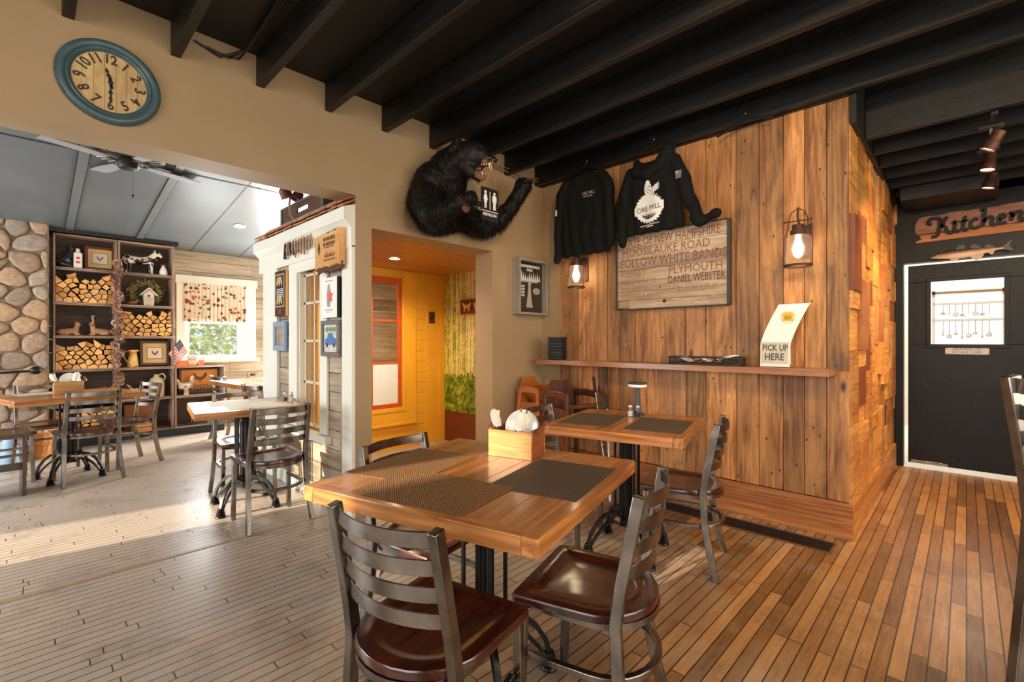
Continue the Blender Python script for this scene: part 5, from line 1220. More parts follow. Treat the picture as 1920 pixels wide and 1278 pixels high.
# track spotlights
SPOTG = plain('lit_spot_lens', (255, 226, 180), .3, emit=(255, 214, 160), estr=22)
def track(x, y, z, aim, label, pw):
    t = thing('track_spotlight', label, 'spotlight', (x, y, z)); d = (Vector(aim)-Vector((x, y, z))).normalized(); Rm = d.to_track_quat('Z', 'Y').to_matrix().to_4x4()
    MB().box(-.03, -.06, .10, .03, .06, .12).build('mount_box', BLK, t, bevel=.003); MB().sweep([(0, 0, .115), (0, .0, .05), (0, 0, 0)], .014, .014, up=(0, 1, 0)).build('arm', CUT, t)
    MB().lathe([(.02, -.09), (.034, -.085), (.036, -.02), (.042, -.015), (.044, .035), (.040, .035), (.038, .02)], 20, M=Rm, caps=False).build('head', RUST, t, smooth=True, angle=50)
    MB().lathe([(.038, .018), (.039, .026), (.001, .028)], 20, M=Rm).build('lens', SPOTG, t)
    o = light('track_spot', 'SPOT', tuple(Vector((x, y, z))+d*.05), pw, (1, .62, .30), .03, spot=100, blend=.8, aim=aim)
track(4.36, -.115, 2.58, (4.5, .55, 1.4), 'nearest track spotlight on the black joists before the kitchen', 90)
track(4.87, -.115, 2.58, (4.7, .3, 0), 'middle track spotlight on the black joists before the kitchen', 70)
track(5.45, -.135, 2.58, (5.5, .4, .6), 'track spotlight nearest the kitchen wall', 60)
# kitchen utensils seen through the door window
KWD = plain('pale_rack_wood', (206, 176, 132), .6)
t = thing('utensil_rack', 'pale wooden utensil rack seen through the kitchen door window', 'rack', (7.6, 0, 0))
for z in (1.86, 1.725, 1.53): MB().box(0, -.32, z, .03, .30, z+.03).build('rail', KWD, t)
for y in (-.32, .27): MB().box(0, y, 0, .03, y+.03, 1.9).build('upright', KWD, t)
KI = ['ladle', 'spatula', 'skimmer', 'whisk', 'strainer', 'spoon', 'tongs']; UD = plain('dark_utensil', (30, 29, 28), .4, .5); UG = plain('green_grip', (40, 110, 76), .4)
for row, (zt, ln) in enumerate(((1.73, .13), (1.535, .18))):
    for k in range(8):
        y = .20-k*.055; kind = KI[(k+row*3) % 7]; Ln = ln*(.8+.05*((k*3) % 5))
        u = thing('kitchen_utensil', '%s hanging %s on the %s rail seen through the kitchen door window' % (kind, ('first from left', 'second from left', 'third from left', 'fourth from left', 'fifth from left', 'third from right', 'second from right', 'last at right')[k], ('upper', 'lower')[row]), 'utensil', (7.585, y, zt), group='utensils in the kitchen')
        MB().tube([(0, 0, 0), (0, 0, -Ln)], .006, 6).build('handle', UG if k == 7 and row == 0 else (UD if k % 2 else CUT), u)
        {0: lambda: MB().ell((0, 0, -Ln), (.010, .026, .018), 10, 6), 1: lambda: MB().box(-.002, -.012, -Ln-.03, .002, .012, -Ln), 2: lambda: MB().ell((0, 0, -Ln-.01), (.006, .028, .028), 12, 6)}[(k+row) % 3]().build('head', UD if k % 3 == 0 else CUT, u)
# floor vent
t = thing('lighting_track', 'black lighting track under the joists carrying three spotlights', 'track', (4.9, -.125, 2.70)); MB().box(-.75, -.017, 0, .75, .017, .02).build('rail', BLK, t, bevel=.002)
t = thing('floor_vent', 'long black floor register set along the foot of the plank wall', 'vent', (3.50, 1.30, 0))
m = MB(); m.box(-.10, -.71, 0, -.085, .71, .006); m.box(.085, -.71, 0, .10, .71, .006); m.box(-.085, -.71, 0, .085, -.695, .006); m.box(-.085, .695, 0, .085, .71, .006); m.build('border', wood('vent_oak', (110, 70, 40), (150, 100, 60), 'y', 1, .4), t)
MB().box(-.085, -.695, 0, .085, .695, .0015).build('pan', plain('vent_black', (10, 10, 11), .6), t); m = MB(); y = -.69
while y < .69: m.box(-.085, y, .0015, .085, y+.004, .005); y += .072
y = -.08
while y < .085: m.box(y, -.695, .0015, y+.006, .695, .0035); y += .013
m.build('grille', plain('vent_metal', (34, 36, 38), .4, .4), t)
# ---------------------------------------------------------------- far window with valance, trees outside
m = MB(); m.box(1.455, 8.06, 1.02, 1.56, 8.1, 2.17); m.box(2.30, 8.06, 1.02, 2.49, 8.1, 2.17); m.box(1.44, 8.05, 2.13, 2.51, 8.1, 2.25); m.box(1.42, 8.0, .985, 2.53, 8.1, 1.03)
w3 = struct(m.build('window_3', WT, bevel=.004), 'white framed sash window in the shiplap far wall')
m = MB()
for a, b, c_, e in ((1.56, 1.03, 1.62, 2.15), (2.25, 1.03, 2.31, 2.15), (1.62, 1.03, 2.25, 1.09), (1.62, 2.07, 2.25, 2.15)): m.box(a, 8.11, b, c_, 8.15, e)
m.box(1.62, 8.12, 1.56, 2.25, 8.16, 1.62); m.build('sash', WT, w3, bevel=.003); MB().box(1.62, 8.13, 1.09, 2.25, 8.133, 2.07).build('glass', PANE, w3)
def dotty():
    q = NT('dotted_valance_fabric'); co = q.coord(); v = q.n('TexVoronoi'); q.l(q.map(co, (1, .0, 1)), v.inputs['Vector']); v.inputs['Scale'].default_value = 17; v.inputs['Randomness'].default_value = .75
    dots = q.ramp(v.outputs['Distance'], [(.36, (1, 1, 1)), (.40, (0, 0, 0))])
    col = q.ramp(q.white(v.outputs['Position']), [(.0, lin((176, 70, 50))), (.3, lin((96, 92, 60))), (.5, lin((206, 120, 60))), (.75, lin((120, 44, 40))), (1, lin((90, 90, 84)))])
    q.set(q.p, Base_Color=q.mix(dots, rgba((232, 220, 200)), col), Roughness=.9); q.p.inputs['Transmission Weight'].default_value = .0
    return q.m
t = thing('window_valance', 'gathered valance with red and green dots across the far window', 'curtain', (1.94, 8.03, 1.87))
m = MB(); n = 90; R = []
for i in range(n+1):
    x = -.40+.80*i/n; d = .018*math.sin(i*1.1)+.008*math.sin(i*2.3); zb = -.29+.012*math.sin(i*.55)
    R.append([Vector((x, .7*d, .27)), Vector((x, d, 0)), Vector((x, 1.3*d, zb)), Vector((x, 1.3*d+.003, zb)), Vector((x, d+.003, 0)), Vector((x, .7*d+.003, .27))])
m.rings(R).build('fabric', dotty(), t, smooth=True, angle=80); MB().tube([(-.43, .01, .262), (.43, .01, .262)], .007, 8).build('rod', WT, t)
LEAF = NT('sunlit_leaves'); _t = LEAF.tone(); LEAF.set(LEAF.p, Base_Color=LEAF.ramp(_t, [(0, lin((96, 140, 50))), (.6, lin((160, 196, 84))), (1, lin((220, 232, 140)))]), Roughness=.5); LEAF.p.inputs['Subsurface Weight'].default_value = .0; LEAF = LEAF.m
rl = random.Random(31)
def bush(x, y, z, rx, rz_, n, label):
    t = thing('garden_shrub', label, 'shrub', (x, y, 0)); m = MB()
    for i in range(n):
        a, b = rl.uniform(0, 2*PI), rl.uniform(-1, 1); q = math.sqrt(1-b*b); k = rl.uniform(.55, 1)**.5
        p = Vector((rx*q*math.cos(a)*k, rx*.8*q*math.sin(a)*k, z+rz_*b*k)); u = Vector((rl.uniform(-1, 1), rl.uniform(-1, 1), rl.uniform(-1, 1))).normalized(); w = u.cross(Vector((rl.uniform(-1, 1), .3, rl.uniform(-1, 1)))).normalized()
        s_ = rl.uniform(.05, .10); m.tone = rl.random(); m.add([p-u*s_, p+w*s_*.45, p+u*s_, p-w*s_*.45], [(0, 1, 2, 3)])
    f = m.build('foliage', LEAF, t); f['kind'] = 'stuff'
    MB().tube([(0, .5, -.4), (0, .3, z*.5)], .04, 8).build('stem', plain('bark', (84, 56, 36), .9), t)
bush(2.2, 10.6, 1.5, 1.25, 1.5, 5000, 'large leafy green shrub outside the far window, left of the view')
bush(4.9, 12.0, 1.5, 1.35, 1.6, 4000, 'large leafy green shrub outside the far window, right of the view')
struct(MB().box(-6, 8.3, -.5, 20, 22, -.3).build('garden_lawn', plain('lawn', (110, 140, 60), .9, noisy=.3)))

# ---------------------------------------------------------------- crate shelving
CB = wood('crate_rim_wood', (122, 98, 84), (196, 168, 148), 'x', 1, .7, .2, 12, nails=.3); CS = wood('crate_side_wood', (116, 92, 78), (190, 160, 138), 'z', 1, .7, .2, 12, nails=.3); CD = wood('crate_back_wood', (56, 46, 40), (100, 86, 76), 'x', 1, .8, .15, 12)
ZS = [.10, .53, .94, 1.35, 1.755, 2.175, 2.59]; XS = [.19, .785, 1.385, 1.985]; YF, YB = 7.78, 8.08
names = ['bottom', 'second', 'third', 'fourth', 'fifth', 'top']
crate0 = None
def crate(ci, ri):
    x0, x1, z0, z1 = XS[ci], XS[ci+1], ZS[ri], ZS[ri+1]; w, h = x1-x0-.006, z1-z0-.004
    t = thing('wall_crate', 'weathered wooden crate turned on its side, %s row of the %s column' % (names[ri]+(' (highest)' if ri == 5 else ''), ('left', 'middle', 'right')[ci]), 'crate', ((x0+x1)/2, YF, z0+.002), 0, 'stacked wooden crates on the far wall'); D = YB-YF
    r = random.Random(ci*10+ri); m = MB(); 
    for k in range(3): m.tone = r.random(); m.box(-w/2, k*D/3, h-.014, w/2, (k+1)*D/3-.003, h); 
    m.build('top_boards', CB, t, bevel=.002, seg=1); m = MB()
    for k in range(3): m.tone = r.random(); m.box(-w/2, k*D/3, 0, w/2, (k+1)*D/3-.003, .014)
    m.build('bottom_boards', CB, t, bevel=.002, seg=1)
    for s in (-1, 1): m = MB(); m.tone = r.random(); m.box(s*w/2, 0, .014, s*(w/2-.022), D-.02, h-.014).build('side', CS, t, bevel=.003, seg=1)
    m = MB()
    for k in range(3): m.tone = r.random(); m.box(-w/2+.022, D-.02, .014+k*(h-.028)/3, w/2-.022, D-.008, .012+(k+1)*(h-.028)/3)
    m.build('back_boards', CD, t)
for ci in range(2):
    for ri in range(6): crate(ci, ri)
crate(2, 0); crate(2, 1)
struct(MB().box(.18, 7.80, 0, 1.99, 8.1, .10).build('trim_5', plain('dark_plinth', (40, 44, 48), .7)), 'dark plinth under the crates')
struct(MB().box(.0, 7.74, 2.60, 1.42, 8.1, 2.66).build('trim_6', BLK))
# firewood
END = wood('split_wood_end', (196, 132, 66), (248, 206, 136), 'y', 1, .75, .3, 3, bump=.3); BARK = plain('log_bark', (110, 70, 44), .9, noisy=.4, nscale=30)
def woodpile(ci, ri, seed, fill=.9):
    rnd = random.Random(seed); x0, x1, z0, z1 = XS[ci]+.028, XS[ci+1]-.032, ZS[ri]+.018, ZS[ri+1]-.03; H = (z1-z0)*fill
    pts = []; rows = 6; cols_ = 7
    for r_ in range(rows):
        for i in range(cols_): pts.append((x0+(i+.5+(.35 if r_ % 2 else -.1)+rnd.uniform(-.3, .3))*(x1-x0)/cols_, z0+(r_+.5+rnd.uniform(-.28, .28))*H/rows))
    cells = voronoi(pts, (x0, z0, x1, z0+H+.05), .0034)
    for k, poly in enumerate(cells):
        if len(poly) < 3: continue
        cx_ = sum(p[0] for p in poly)/len(poly); cz_ = sum(p[1] for p in poly)/len(poly)
        top = cz_ > z0+H*.86
        if top and rnd.random() < .3: continue
        if top: a_ = PI/2+rnd.uniform(-.7, .7); poly = clip(poly, cx_, z0+H*rnd.uniform(.93, 1.02), math.cos(a_), math.sin(a_))
        if len(poly) < 3: continue
        if len(poly) > 4:   # split logs have few corners
            while len(poly) > rnd.choice((4, 5)): 
                L_ = [(poly[i][0]-poly[(i+1) % len(poly)][0])**2+(poly[i][1]-poly[(i+1) % len(poly)][1])**2 for i in range(len(poly))]; i = L_.index(min(L_))
                a, b = poly[i], poly[(i+1) % len(poly)]; mid = ((a[0]+b[0])/2, (a[1]+b[1])/2); poly = [p for j, p in enumerate(poly) if j not in (i, (i+1) % len(poly))][:i]+[mid]+[p for j, p in enumerate(poly) if j not in (i, (i+1) % len(poly))][i:] if i < len(poly)-1 else poly[1:-1]+[mid]
        q = rnd.uniform(-.012, .02); m = MB(); m.tone = rnd.random(); P = [(p[0]-cx_, p[1]-cz_) for p in poly]
        m.prism(P, 0, .26, Matrix(((1, 0, 0, 0), (0, 0, 1, 0), (0, 1, 0, 0), (0, 0, 0, 1)))); m.mi = [1]*len(m.f)
        for fi, f in enumerate(m.f):
            if len(f) == len(P) and (len(P) != 4 or fi >= len(m.f)-2): m.mi[fi] = 0
        o = m.build('firewood_log', [END, BARK], None); o.location = (cx_, YF-.01+q+.02, cz_)
        tag(o, 'split firewood log stacked in the crate, %s row of the %s column' % (names[ri], ('left', 'middle')[ci]), 'log', 'firewood in the %s crate of the %s column' % (names[ri], ('left', 'middle')[ci]))
woodpile(0, 4, 1, .92); woodpile(1, 3, 2, .90); woodpile(0, 2, 3, .92); woodpile(0, 0, 4, .9)
# figurines and farm things
def patchy(name, a, b, sc=9., th=.5):
    q = NT(name); n = q.noise(q.coord(), sc, 2, .5, .6); q.set(q.p, Base_Color=q.ramp(n, [(th-.01, lin(a)), (th+.01, lin(b))]), Roughness=.3); q.p.inputs['Coat Weight'].default_value = .4; return q.m
def on(ci, ri, x, dy=.12): return (x, YF+dy, ZS[ri]+.017)
COWM = patchy('glazed_cow', (20, 20, 22), (232, 220, 206), 9, .5); COWD = patchy('glazed_dark_cow', (26, 28, 30), (190, 190, 190), 14, .66)
def cow(pos, label, mat, sc=1., sit=False, flip=1):
    t = thing('cow_figurine', label, 'figurine', pos); m = MB(); s = sc
    def P(*q): return [(a*flip*s, b*s, c*s) for a, b, c in q]
    if not sit:
        m.caps(P((-.12, 0, .175), (0, 0, .165), (.09, 0, .18)), [.048*s, .044*s, .05*s], 12)
        for a, b in ((-.135, .03), (-.11, -.03), (.09, .028), (.11, -.028)): m.caps(P((a, b, .15), (a+(.012 if a < 0 else -.002), b, .08), (a, b, .015)), [.032*s if a < 0 else .026*s, .015*s, .014*s], 10)
        m.caps(P((.10, 0, .20), (.145, 0, .25), (.165, 0, .27)), [.04*s, .034*s, .034*s], 12); m.caps(P((.165, 0, .268), (.205, 0, .238)), [.034*s, .020*s], 12)
        m.caps(P((-.165, 0, .20), (-.185, 0, .16), (-.18, 0, .09)), [.008*s, .006*s, .012*s], 8)
        for b in (-1, 1): m.caps(P((.15, b*.03, .285), (.135, b*.062, .298)), [.012*s, .010*s], 8)
    else:
        m.caps(P((-.05, 0, .07), (.0, 0, .13), (.04, 0, .20)), [.07*s, .06*s, .045*s], 12); m.caps(P((.04, 0, .20), (.06, 0, .26)), [.045*s, .042*s], 12); m.caps(P((.06, 0, .26), (.10, 0, .235)), [.036*s, .024*s], 12)
        for b in (-1, 1): m.caps(P((.03, b*.03, .12), (.05, b*.03, .02)), [.024*s, .02*s], 10); m.caps(P((-.04, b*.05, .05), (.04, b*.06, .025)), [.04*s, .022*s], 10); m.caps(P((.04, b*.03, .29), (.02, b*.055, .315)), [.012*s, .008*s], 8)
    b_ = fuse(m, 'body', mat, t, .007, 2)
    for b in (-1, 1): MB().ell(((.182 if not sit else .09)*flip*s, b*.022*s, (.268 if not sit else .265)*s), .004*s, 8, 6).build('eye', BLK, t)
    if not sit: MB().ell((.21*flip*s, 0, .234*s), (.014*s, .018*s, .013*s), 10, 6).build('snout', plain('pink_snout', (222, 170, 160), .4), t, smooth=True); MB().ell((.155*flip*s, -.03*s, .19*s), .012*s, 8, 6).build('bell', plain('brass', (140, 120, 70), .3, .7), t, smooth=True)
    return t
cow(on(1, 5, 1.03, .13), 'glazed black and white calf figurine in the top crate of the middle column', COWM, 1.08)
cow(on(0, 5, .31, .12), 'dark seated cow figurine in the top left crate', COWD, .93, True)
WHT = plain('milk_white', (232, 228, 220), .3); RDC = plain('red_cap', (200, 60, 56), .4)
t = thing('milk_bottle', 'square white milk bottle with faded red print in the top left crate', 'bottle', on(0, 5, .415, .07))
MB().prism([(-.04, -.04), (.04, -.04), (.04, .04), (-.04, .04)], 0, .19).build('body', WHT, t, bevel=.008); MB().lathe([(.03, .188), (.02, .21), (.018, .235), (.022, .24)], 14).build('neck', WHT, t, smooth=True)
MB().box(-.02, -.0415, .06, .02, -.0405, .085).box(-.015, -.0415, .11, .015, -.0405, .14).build('print', RDC, t)
t = thing('milk_bottle', 'small round white milk bottle with a red cap beside the calf figurine', 'bottle', on(1, 5, 1.27, .07))
MB().lathe([(.040, 0), (.045, .01), (.045, .05), (.032, .09), (.02, .11), (.019, .125)], 20).build('body', WHT, t, smooth=True); MB().lathe([(.022, .122), (.023, .142), (.001, .144)], 16).build('cap', RDC, t, smooth=True)
FRB = wood('red_brown_frame', (92, 46, 20), (134, 72, 34), 'x', 1, .4, .1); FRD = plain('dark_brown_frame', (74, 50, 36), .5); MATB = plain('ochre_mat', (212, 172, 110), .7)
ROO = plain('rooster_grey', (120, 110, 108), .7); ROB = plain('rooster_brown', (92, 66, 56), .7); PRN = plain('pale_print_ground', (226, 206, 184), .7)
RP = [(-.9, .5), (-.7, .75), (-.5, .6), (-.35, .2), (0, .0), (.35, .1), (.55, .6), (.8, .75), (.95, .45), (.7, -.1), (.3, -.45), (.1, -.5), (.12, -.85), (-.02, -.85), (-.05, -.5), (-.4, -.4), (-.65, -.05), (-.7, .35)]
def rooster_pic(pos, label, w, h, fm, c2):
    t = thing('rooster_picture', label, 'picture', M=wY(*pos) @ Matrix.Rotation(-.08, 4, 'X')); f = .032
    for a, b, c_, e in ((-w/2, h/2-f, w/2, h/2), (-w/2, -h/2, w/2, -h/2+f), (-w/2, -h/2+f, -w/2+f, h/2-f), (w/2-f, -h/2+f, w/2, h/2-f)): MB().box(a, b, 0, c_, e, .018).build('frame_rail', fm, t, bevel=.002)
    MB().box(-w/2+f, -h/2+f, .002, w/2-f, h/2-f, .008).build('mat_board', MATB, t); MB().box(-w*.27, -h*.24, .008, w*.27, h*.24, .0095).build('print_border', c2, t)
    MB().box(-w*.25, -h*.215, .0095, w*.25, h*.215, .0105).build('print', PRN, t); MB().prism([(x*w*.13, y*h*.14) for x, y in RP], .0105, .0115).build('rooster_shape', c2, t)
rooster_pic((.625, 7.93, 2.345), 'framed grey rooster print in the top left crate', .29, .30, FRB, ROO)
rooster_pic((1.185, 7.92, 1.135), 'dark framed brown rooster print in the third crate of the middle column', .32, .33, FRD, ROB)
# wreath, birdhouse, bird
t = thing('leaf_wreath', 'round wreath of small olive leaves behind the birdhouse', 'wreath', M=wY(1.09, 7.99, 1.945)); rw = random.Random(2); m = MB()
for i in range(900):
    a = rw.uniform(0, 2*PI); rr_ = rw.gauss(.135, .022); p = Vector((rr_*1.12*math.cos(a), rr_*math.sin(a), rw.uniform(0, .05))); u = Vector((rw.uniform(-1, 1), rw.uniform(-1, 1), rw.uniform(-.4, 1))).normalized()*.012; v = u.cross(Vector((.3, .5, 1))).normalized()*.006
    m.tone = rw.random(); m.add([p-u, p+v, p+u, p-v], [(0, 1, 2, 3)])
WL = NT('olive_leaves'); WL.set(WL.p, Base_Color=WL.ramp(WL.tone(), [(0, lin((84, 80, 34))), (.6, lin((140, 128, 62))), (1, lin((220, 206, 150)))]), Roughness=.5); f = m.build('leaves', WL.m, t); f['kind'] = 'stuff'
MB().tube([(.15*math.cos(a*PI/12), .135*math.sin(a*PI/12), .01) for a in range(24)], .012, 6, True).build('hoop', TW, t)
t = thing('birdhouse', 'whitewashed wooden birdhouse with a round hole in the wreath crate', 'birdhouse', on(1, 4, 1.11, .09)); BHW = plain('birch_white', (206, 190, 172), .8, noisy=.25, nscale=40)
m = MB(); m.prism([(-.045, .0), (.045, .0), (.06, .15), (0, .215), (-.06, .15)], -.045, .045, Matrix.Rotation(PI/2, 4, 'X')); m.build('box', BHW, t, bevel=.002)
MB().sweep([(-.095, 0, .125), (0, 0, .235)], .12, .012, up=(0, 1, 0)) 
for s in (-1, 1): MB().obox((s*.045, 0, .185), (.135, .125, .012), Matrix.Rotation(s*.83, 3, 'Y')).build('roof', plain('roof_white', (228, 216, 200), .7), t)
MB().lathe([(.014, 0), (.014, .003)], 16, M=Matrix.Translation((0, -.045, .13)) @ Matrix.Rotation(PI/2, 4, 'X')).build('hole', BLK, t); MB().tube([(0, -.045, .095), (0, -.07, .095)], .004, 6).build('perch', TW, t)
for k in range(5): MB().tube([(-.05+.025*k, -.047, .002), (-.052+.026*k, -.047, .11)], .005, 6).build('twig', BHW, t)
t = thing('bird_figurine', 'small brown wooden bird beside the birdhouse', 'figurine', on(1, 4, .95, .07)); m = MB(); m.caps([(-.03, 0, .03), (.02, 0, .035), (.04, 0, .06)], [.02, .024, .018], 10); m.caps([(-.03, 0, .03), (-.07, 0, .02)], [.012, .006], 8); fuse(m, 'body', plain('bird_brown', (140, 84, 56), .5), t, .005, 2); MB().tube([(.055, 0, .06), (.07, 0, .058)], [.004, .001], 6).build('beak', BLK, t)
# reclining deer
DEER = plain('deer_tan', (176, 128, 94), .6, noisy=.2, nscale=18); ANT = plain('antler', (186, 160, 130), .6)
def deer(pos, label, flip, buck, sc=1.):
    t = thing('deer_figurine', label, 'figurine', pos); m = MB(); f = flip
    def P(*q): return [(a*f*sc*.72, b*sc, c*sc) for a, b, c in q]
    m.caps(P((-.15, 0, .04), (-.05, 0, .05), (.03, 0, .055)), [.036*sc, .04*sc, .038*sc], 12); m.caps(P((.03, 0, .06), (.055, 0, .11), (.06, 0, .13)), [.034*sc, .024*sc, .024*sc], 10); m.caps(P((.058, 0, .145), (.09, -.035, .13)), [.027*sc, .014*sc], 10)
    for b in (-1, 1): m.caps(P((.03, b*.02, .03), (.09, b*.025, .015), (.03, b*.03, .010)), [.016*sc, .010*sc, .008*sc], 8); m.caps(P((-.14, b*.025, .03), (-.06, b*.035, .015)), [.026*sc, .010*sc], 8); m.caps(P((.05, b*.018, .155), (.035, b*.045, .17)), [.008*sc, .006*sc], 8)
    m.caps(P((-.18, 0, .05), (-.20, 0, .04)), [.010*sc, .006*sc], 8); fuse(m, 'body', DEER, t, .006, 2)
    MB().ell(tuple(P((.10, -.05, .128))[0]), .007*sc, 8, 6).build('nose', BLK, t)
    if buck:
        for b in (-1, 1):
            m = MB(); a = P((.055, b*.012, .155), (.045, b*.04, .19), (.05, b*.055, .225), (.065, b*.05, .25)); m.tube(a, [.007, .006, .005, .003], 6); m.tube([a[1], (a[1][0]+.02*f, a[1][1], a[1][2]+.03)], [.004, .0015], 5); m.tube([a[2], (a[2][0]-.015*f, a[2][1]+b*.015, a[2][2]+.025)], [.004, .0015], 5); m.build('antler', ANT, t, smooth=True)
deer(on(0, 3, .59, .09), 'reclining deer figurine with branched antlers in the crate between two woodpiles', -1, True, 1.02)
deer(on(0, 3, .37, .10), 'reclining doe figurine without antlers in the crate between two woodpiles', 1, False, 1.0)
# pitcher, jug, rooster and gourds, boxes
YG = patchy('glazed_pitcher', (226, 190, 96), (206, 128, 60), 12, .52)
t = thing('pitcher', 'yellow glazed pitcher with rust flowers in the third crate of the middle column', 'pitcher', on(1, 2, .945, .07))
MB().lathe([(.055, 0), (.062, .01), (.058, .08), (.045, .15), (.040, .20), (.048, .225), (.044, .225), (.036, .20), (.030, .02), (.001, .015)], 24).build('body', YG, t, smooth=True)
MB().tube([(-.04, 0, .21), (-.085, 0, .20), (-.095, 0, .14), (-.055, 0, .06)], .007, 8, up=(0, 1, 0)).build('handle', YG, t, smooth=True); MB().obox((.05, 0, .215), (.03, .025, .02), Matrix.Rotation(-.5, 3, 'Y')).build('spout', YG, t, bevel=.005)
STW = plain('stoneware', (206, 188, 150), .35, noisy=.06); t = thing('stoneware_jug', 'pale stoneware jug with ring handle in the second crate of the middle column', 'jug', on(1, 1, 1.20, .12))
MB().lathe([(.085, 0), (.09, .01), (.09, .18), (.07, .24), (.03, .27), (.025, .29), (.03, .30)], 28).build('body', STW, t, smooth=True); MB().tube([(.025, 0, .285), (.07, 0, .31), (.10, 0, .27), (.085, 0, .215)], .010, 8, up=(0, 1, 0)).build('handle', STW, t, smooth=True)
def rooster(pos, label, mat, k=1.):
    t = thing('rooster_figurine', label, 'figurine', pos); m = MB(); m.caps([(-.04*k, 0, .09*k), (.03*k, 0, .10*k), (.05*k, 0, .15*k), (.055*k, 0, .18*k)], [.035*k, .035*k, .022*k, .017*k], 10); m.caps([(-.05*k, 0, .10*k), (-.09*k, 0, .16*k), (-.11*k, 0, .14*k)], [.02*k, .022*k, .010*k], 10); m.caps([(0, 0, .07*k), (0, 0, .0)], [.02*k, .03*k], 10); fuse(m, 'body', mat, t, .006, 2)
    MB().ell((.055*k, 0, .203*k), (.018*k, .005*k, .012*k), 8, 6).ell((.072*k, 0, .165*k), (.006*k, .004*k, .012*k), 8, 6).build('comb', RDC, t); MB().tube([(.068*k, 0, .18*k), (.085*k, 0, .176*k)], [.005*k, .001], 6).build('beak', YE, t)
rooster(on(1, 1, .985, .08), 'small speckled rooster figurine beside the stoneware jug', patchy('speckle', (90, 60, 44), (214, 190, 160), 30, .5), 1.05)
t = thing('gourd_pile', 'small round olive gourd behind the garland in the middle column', 'gourd', on(1, 1, .885, .10)); MB().ell((0, 0, .05), (.06, .05, .05), 16, 10).build('gourd', plain('olive_gourd', (122, 106, 56), .5, noisy=.3, nscale=30), t, smooth=True); MB().tube([(0, 0, .095), (.01, 0, .12)], .006, 6).build('stem', TW, t)
rooster(on(0, 1, .62, .1), 'small brown rooster figurine in the second crate of the left column', ROB, .8)
t = thing('apple_box', 'flat tan box standing in the bottom crate of the middle column', 'box', on(1, 0, 1.02, .20)); MB().box(-.15, -.02, 0, .15, .02, .33).build('panel', plain('kraft_board', (150, 96, 56), .8, noisy=.1), t, bevel=.003); MB().box(-.155, -.025, .31, .155, .025, .335).build('lip', MATS['kraft_board'], t)
t = thing('small_wooden_crate', 'small orange wooden crate of pine cones in the bottom crate of the middle column', 'crate', on(1, 0, 1.06, .07)); PBX = wood('orange_pine', (190, 120, 60), (232, 166, 100), 'x', 1, .6, .1)
for z in (0, .05, .10): MB().box(-.13, -.06, z, .13, -.05, z+.042).build('slat', PBX, t); MB().box(-.13, .05, z, .13, .06, z+.042).build('slat', PBX, t)
for s in (-1, 1): MB().box(s*.13, -.06, 0, s*.12, .06, .142).build('end', PBX, t)
# pine cone builder: shared by the garland and the small crate
PC = NT('pine_cone'); PC.set(PC.p, Base_Color=PC.ramp(PC.tone(), [(0, lin((110, 76, 62))), (.6, lin((180, 138, 116))), (1, lin((226, 190, 162)))]), Roughness=.8); PC = PC.m
def cone_mb(seed, k=1.):
    m = MB(); r = random.Random(seed); m.tone = .1; m.ell((0, 0, 0), (.014*k, .014*k, .026*k), 8, 6)
    for i in range(34):
        z = -.026+.052*i/34; a = i*2.4; rr_ = (.014+.012*math.cos(z/.03*1.2))*k; c = Vector((rr_*math.cos(a), rr_*math.sin(a), z*k)); o_ = Vector((math.cos(a), math.sin(a), .35)).normalized()*.013*k; s_ = Vector((-math.sin(a), math.cos(a), 0))*.008*k
        m.tone = r.random(); m.add([c-s_, c+s_, c+o_+s_*.6, c+o_-s_*.6], [(0, 1, 2, 3)])
    return m
g = thing('pine_cone_garland', 'long pine cone garland hanging between the left and middle crate columns', 'garland', (.785, 7.755, 1.55)); rg = random.Random(4)
MB().tube([(0, 0, .80), (.005, 0, .3), (-.005, 0, -.2), (0, 0, -.88)], .006, 6).build('cord', TW, g)
c0 = cone_mb(1, 1.15).build('pine_cone', PC, g); n = 0
for i in range(62):
    z = .74-1.6*i/61; 
    if .66 < i/61 < .70 or .83 < i/61 < .86: continue
    c = c0 if n == 0 else c0.copy()
    if n: COL.objects.link(c); c.parent = g
    n += 1; c.location = (rg.uniform(-.035, .035), rg.uniform(-.025, .0), z); c.rotation_euler = (rg.uniform(0, 6), rg.uniform(0, 6), rg.uniform(0, 6))
bx = Vector(on(1, 0, 1.06, .07))
for i in range(9):
    c = c0.copy(); COL.objects.link(c); c.parent = None; c.location = bx+Vector((-.10+.025*i, rg.uniform(-.02, .02), .125)); c.rotation_euler = (rg.uniform(0, 6), rg.uniform(0, 6), 0); tag(c, 'pine cone lying in the small orange crate', 'pine cone', 'pine cones in the small crate')
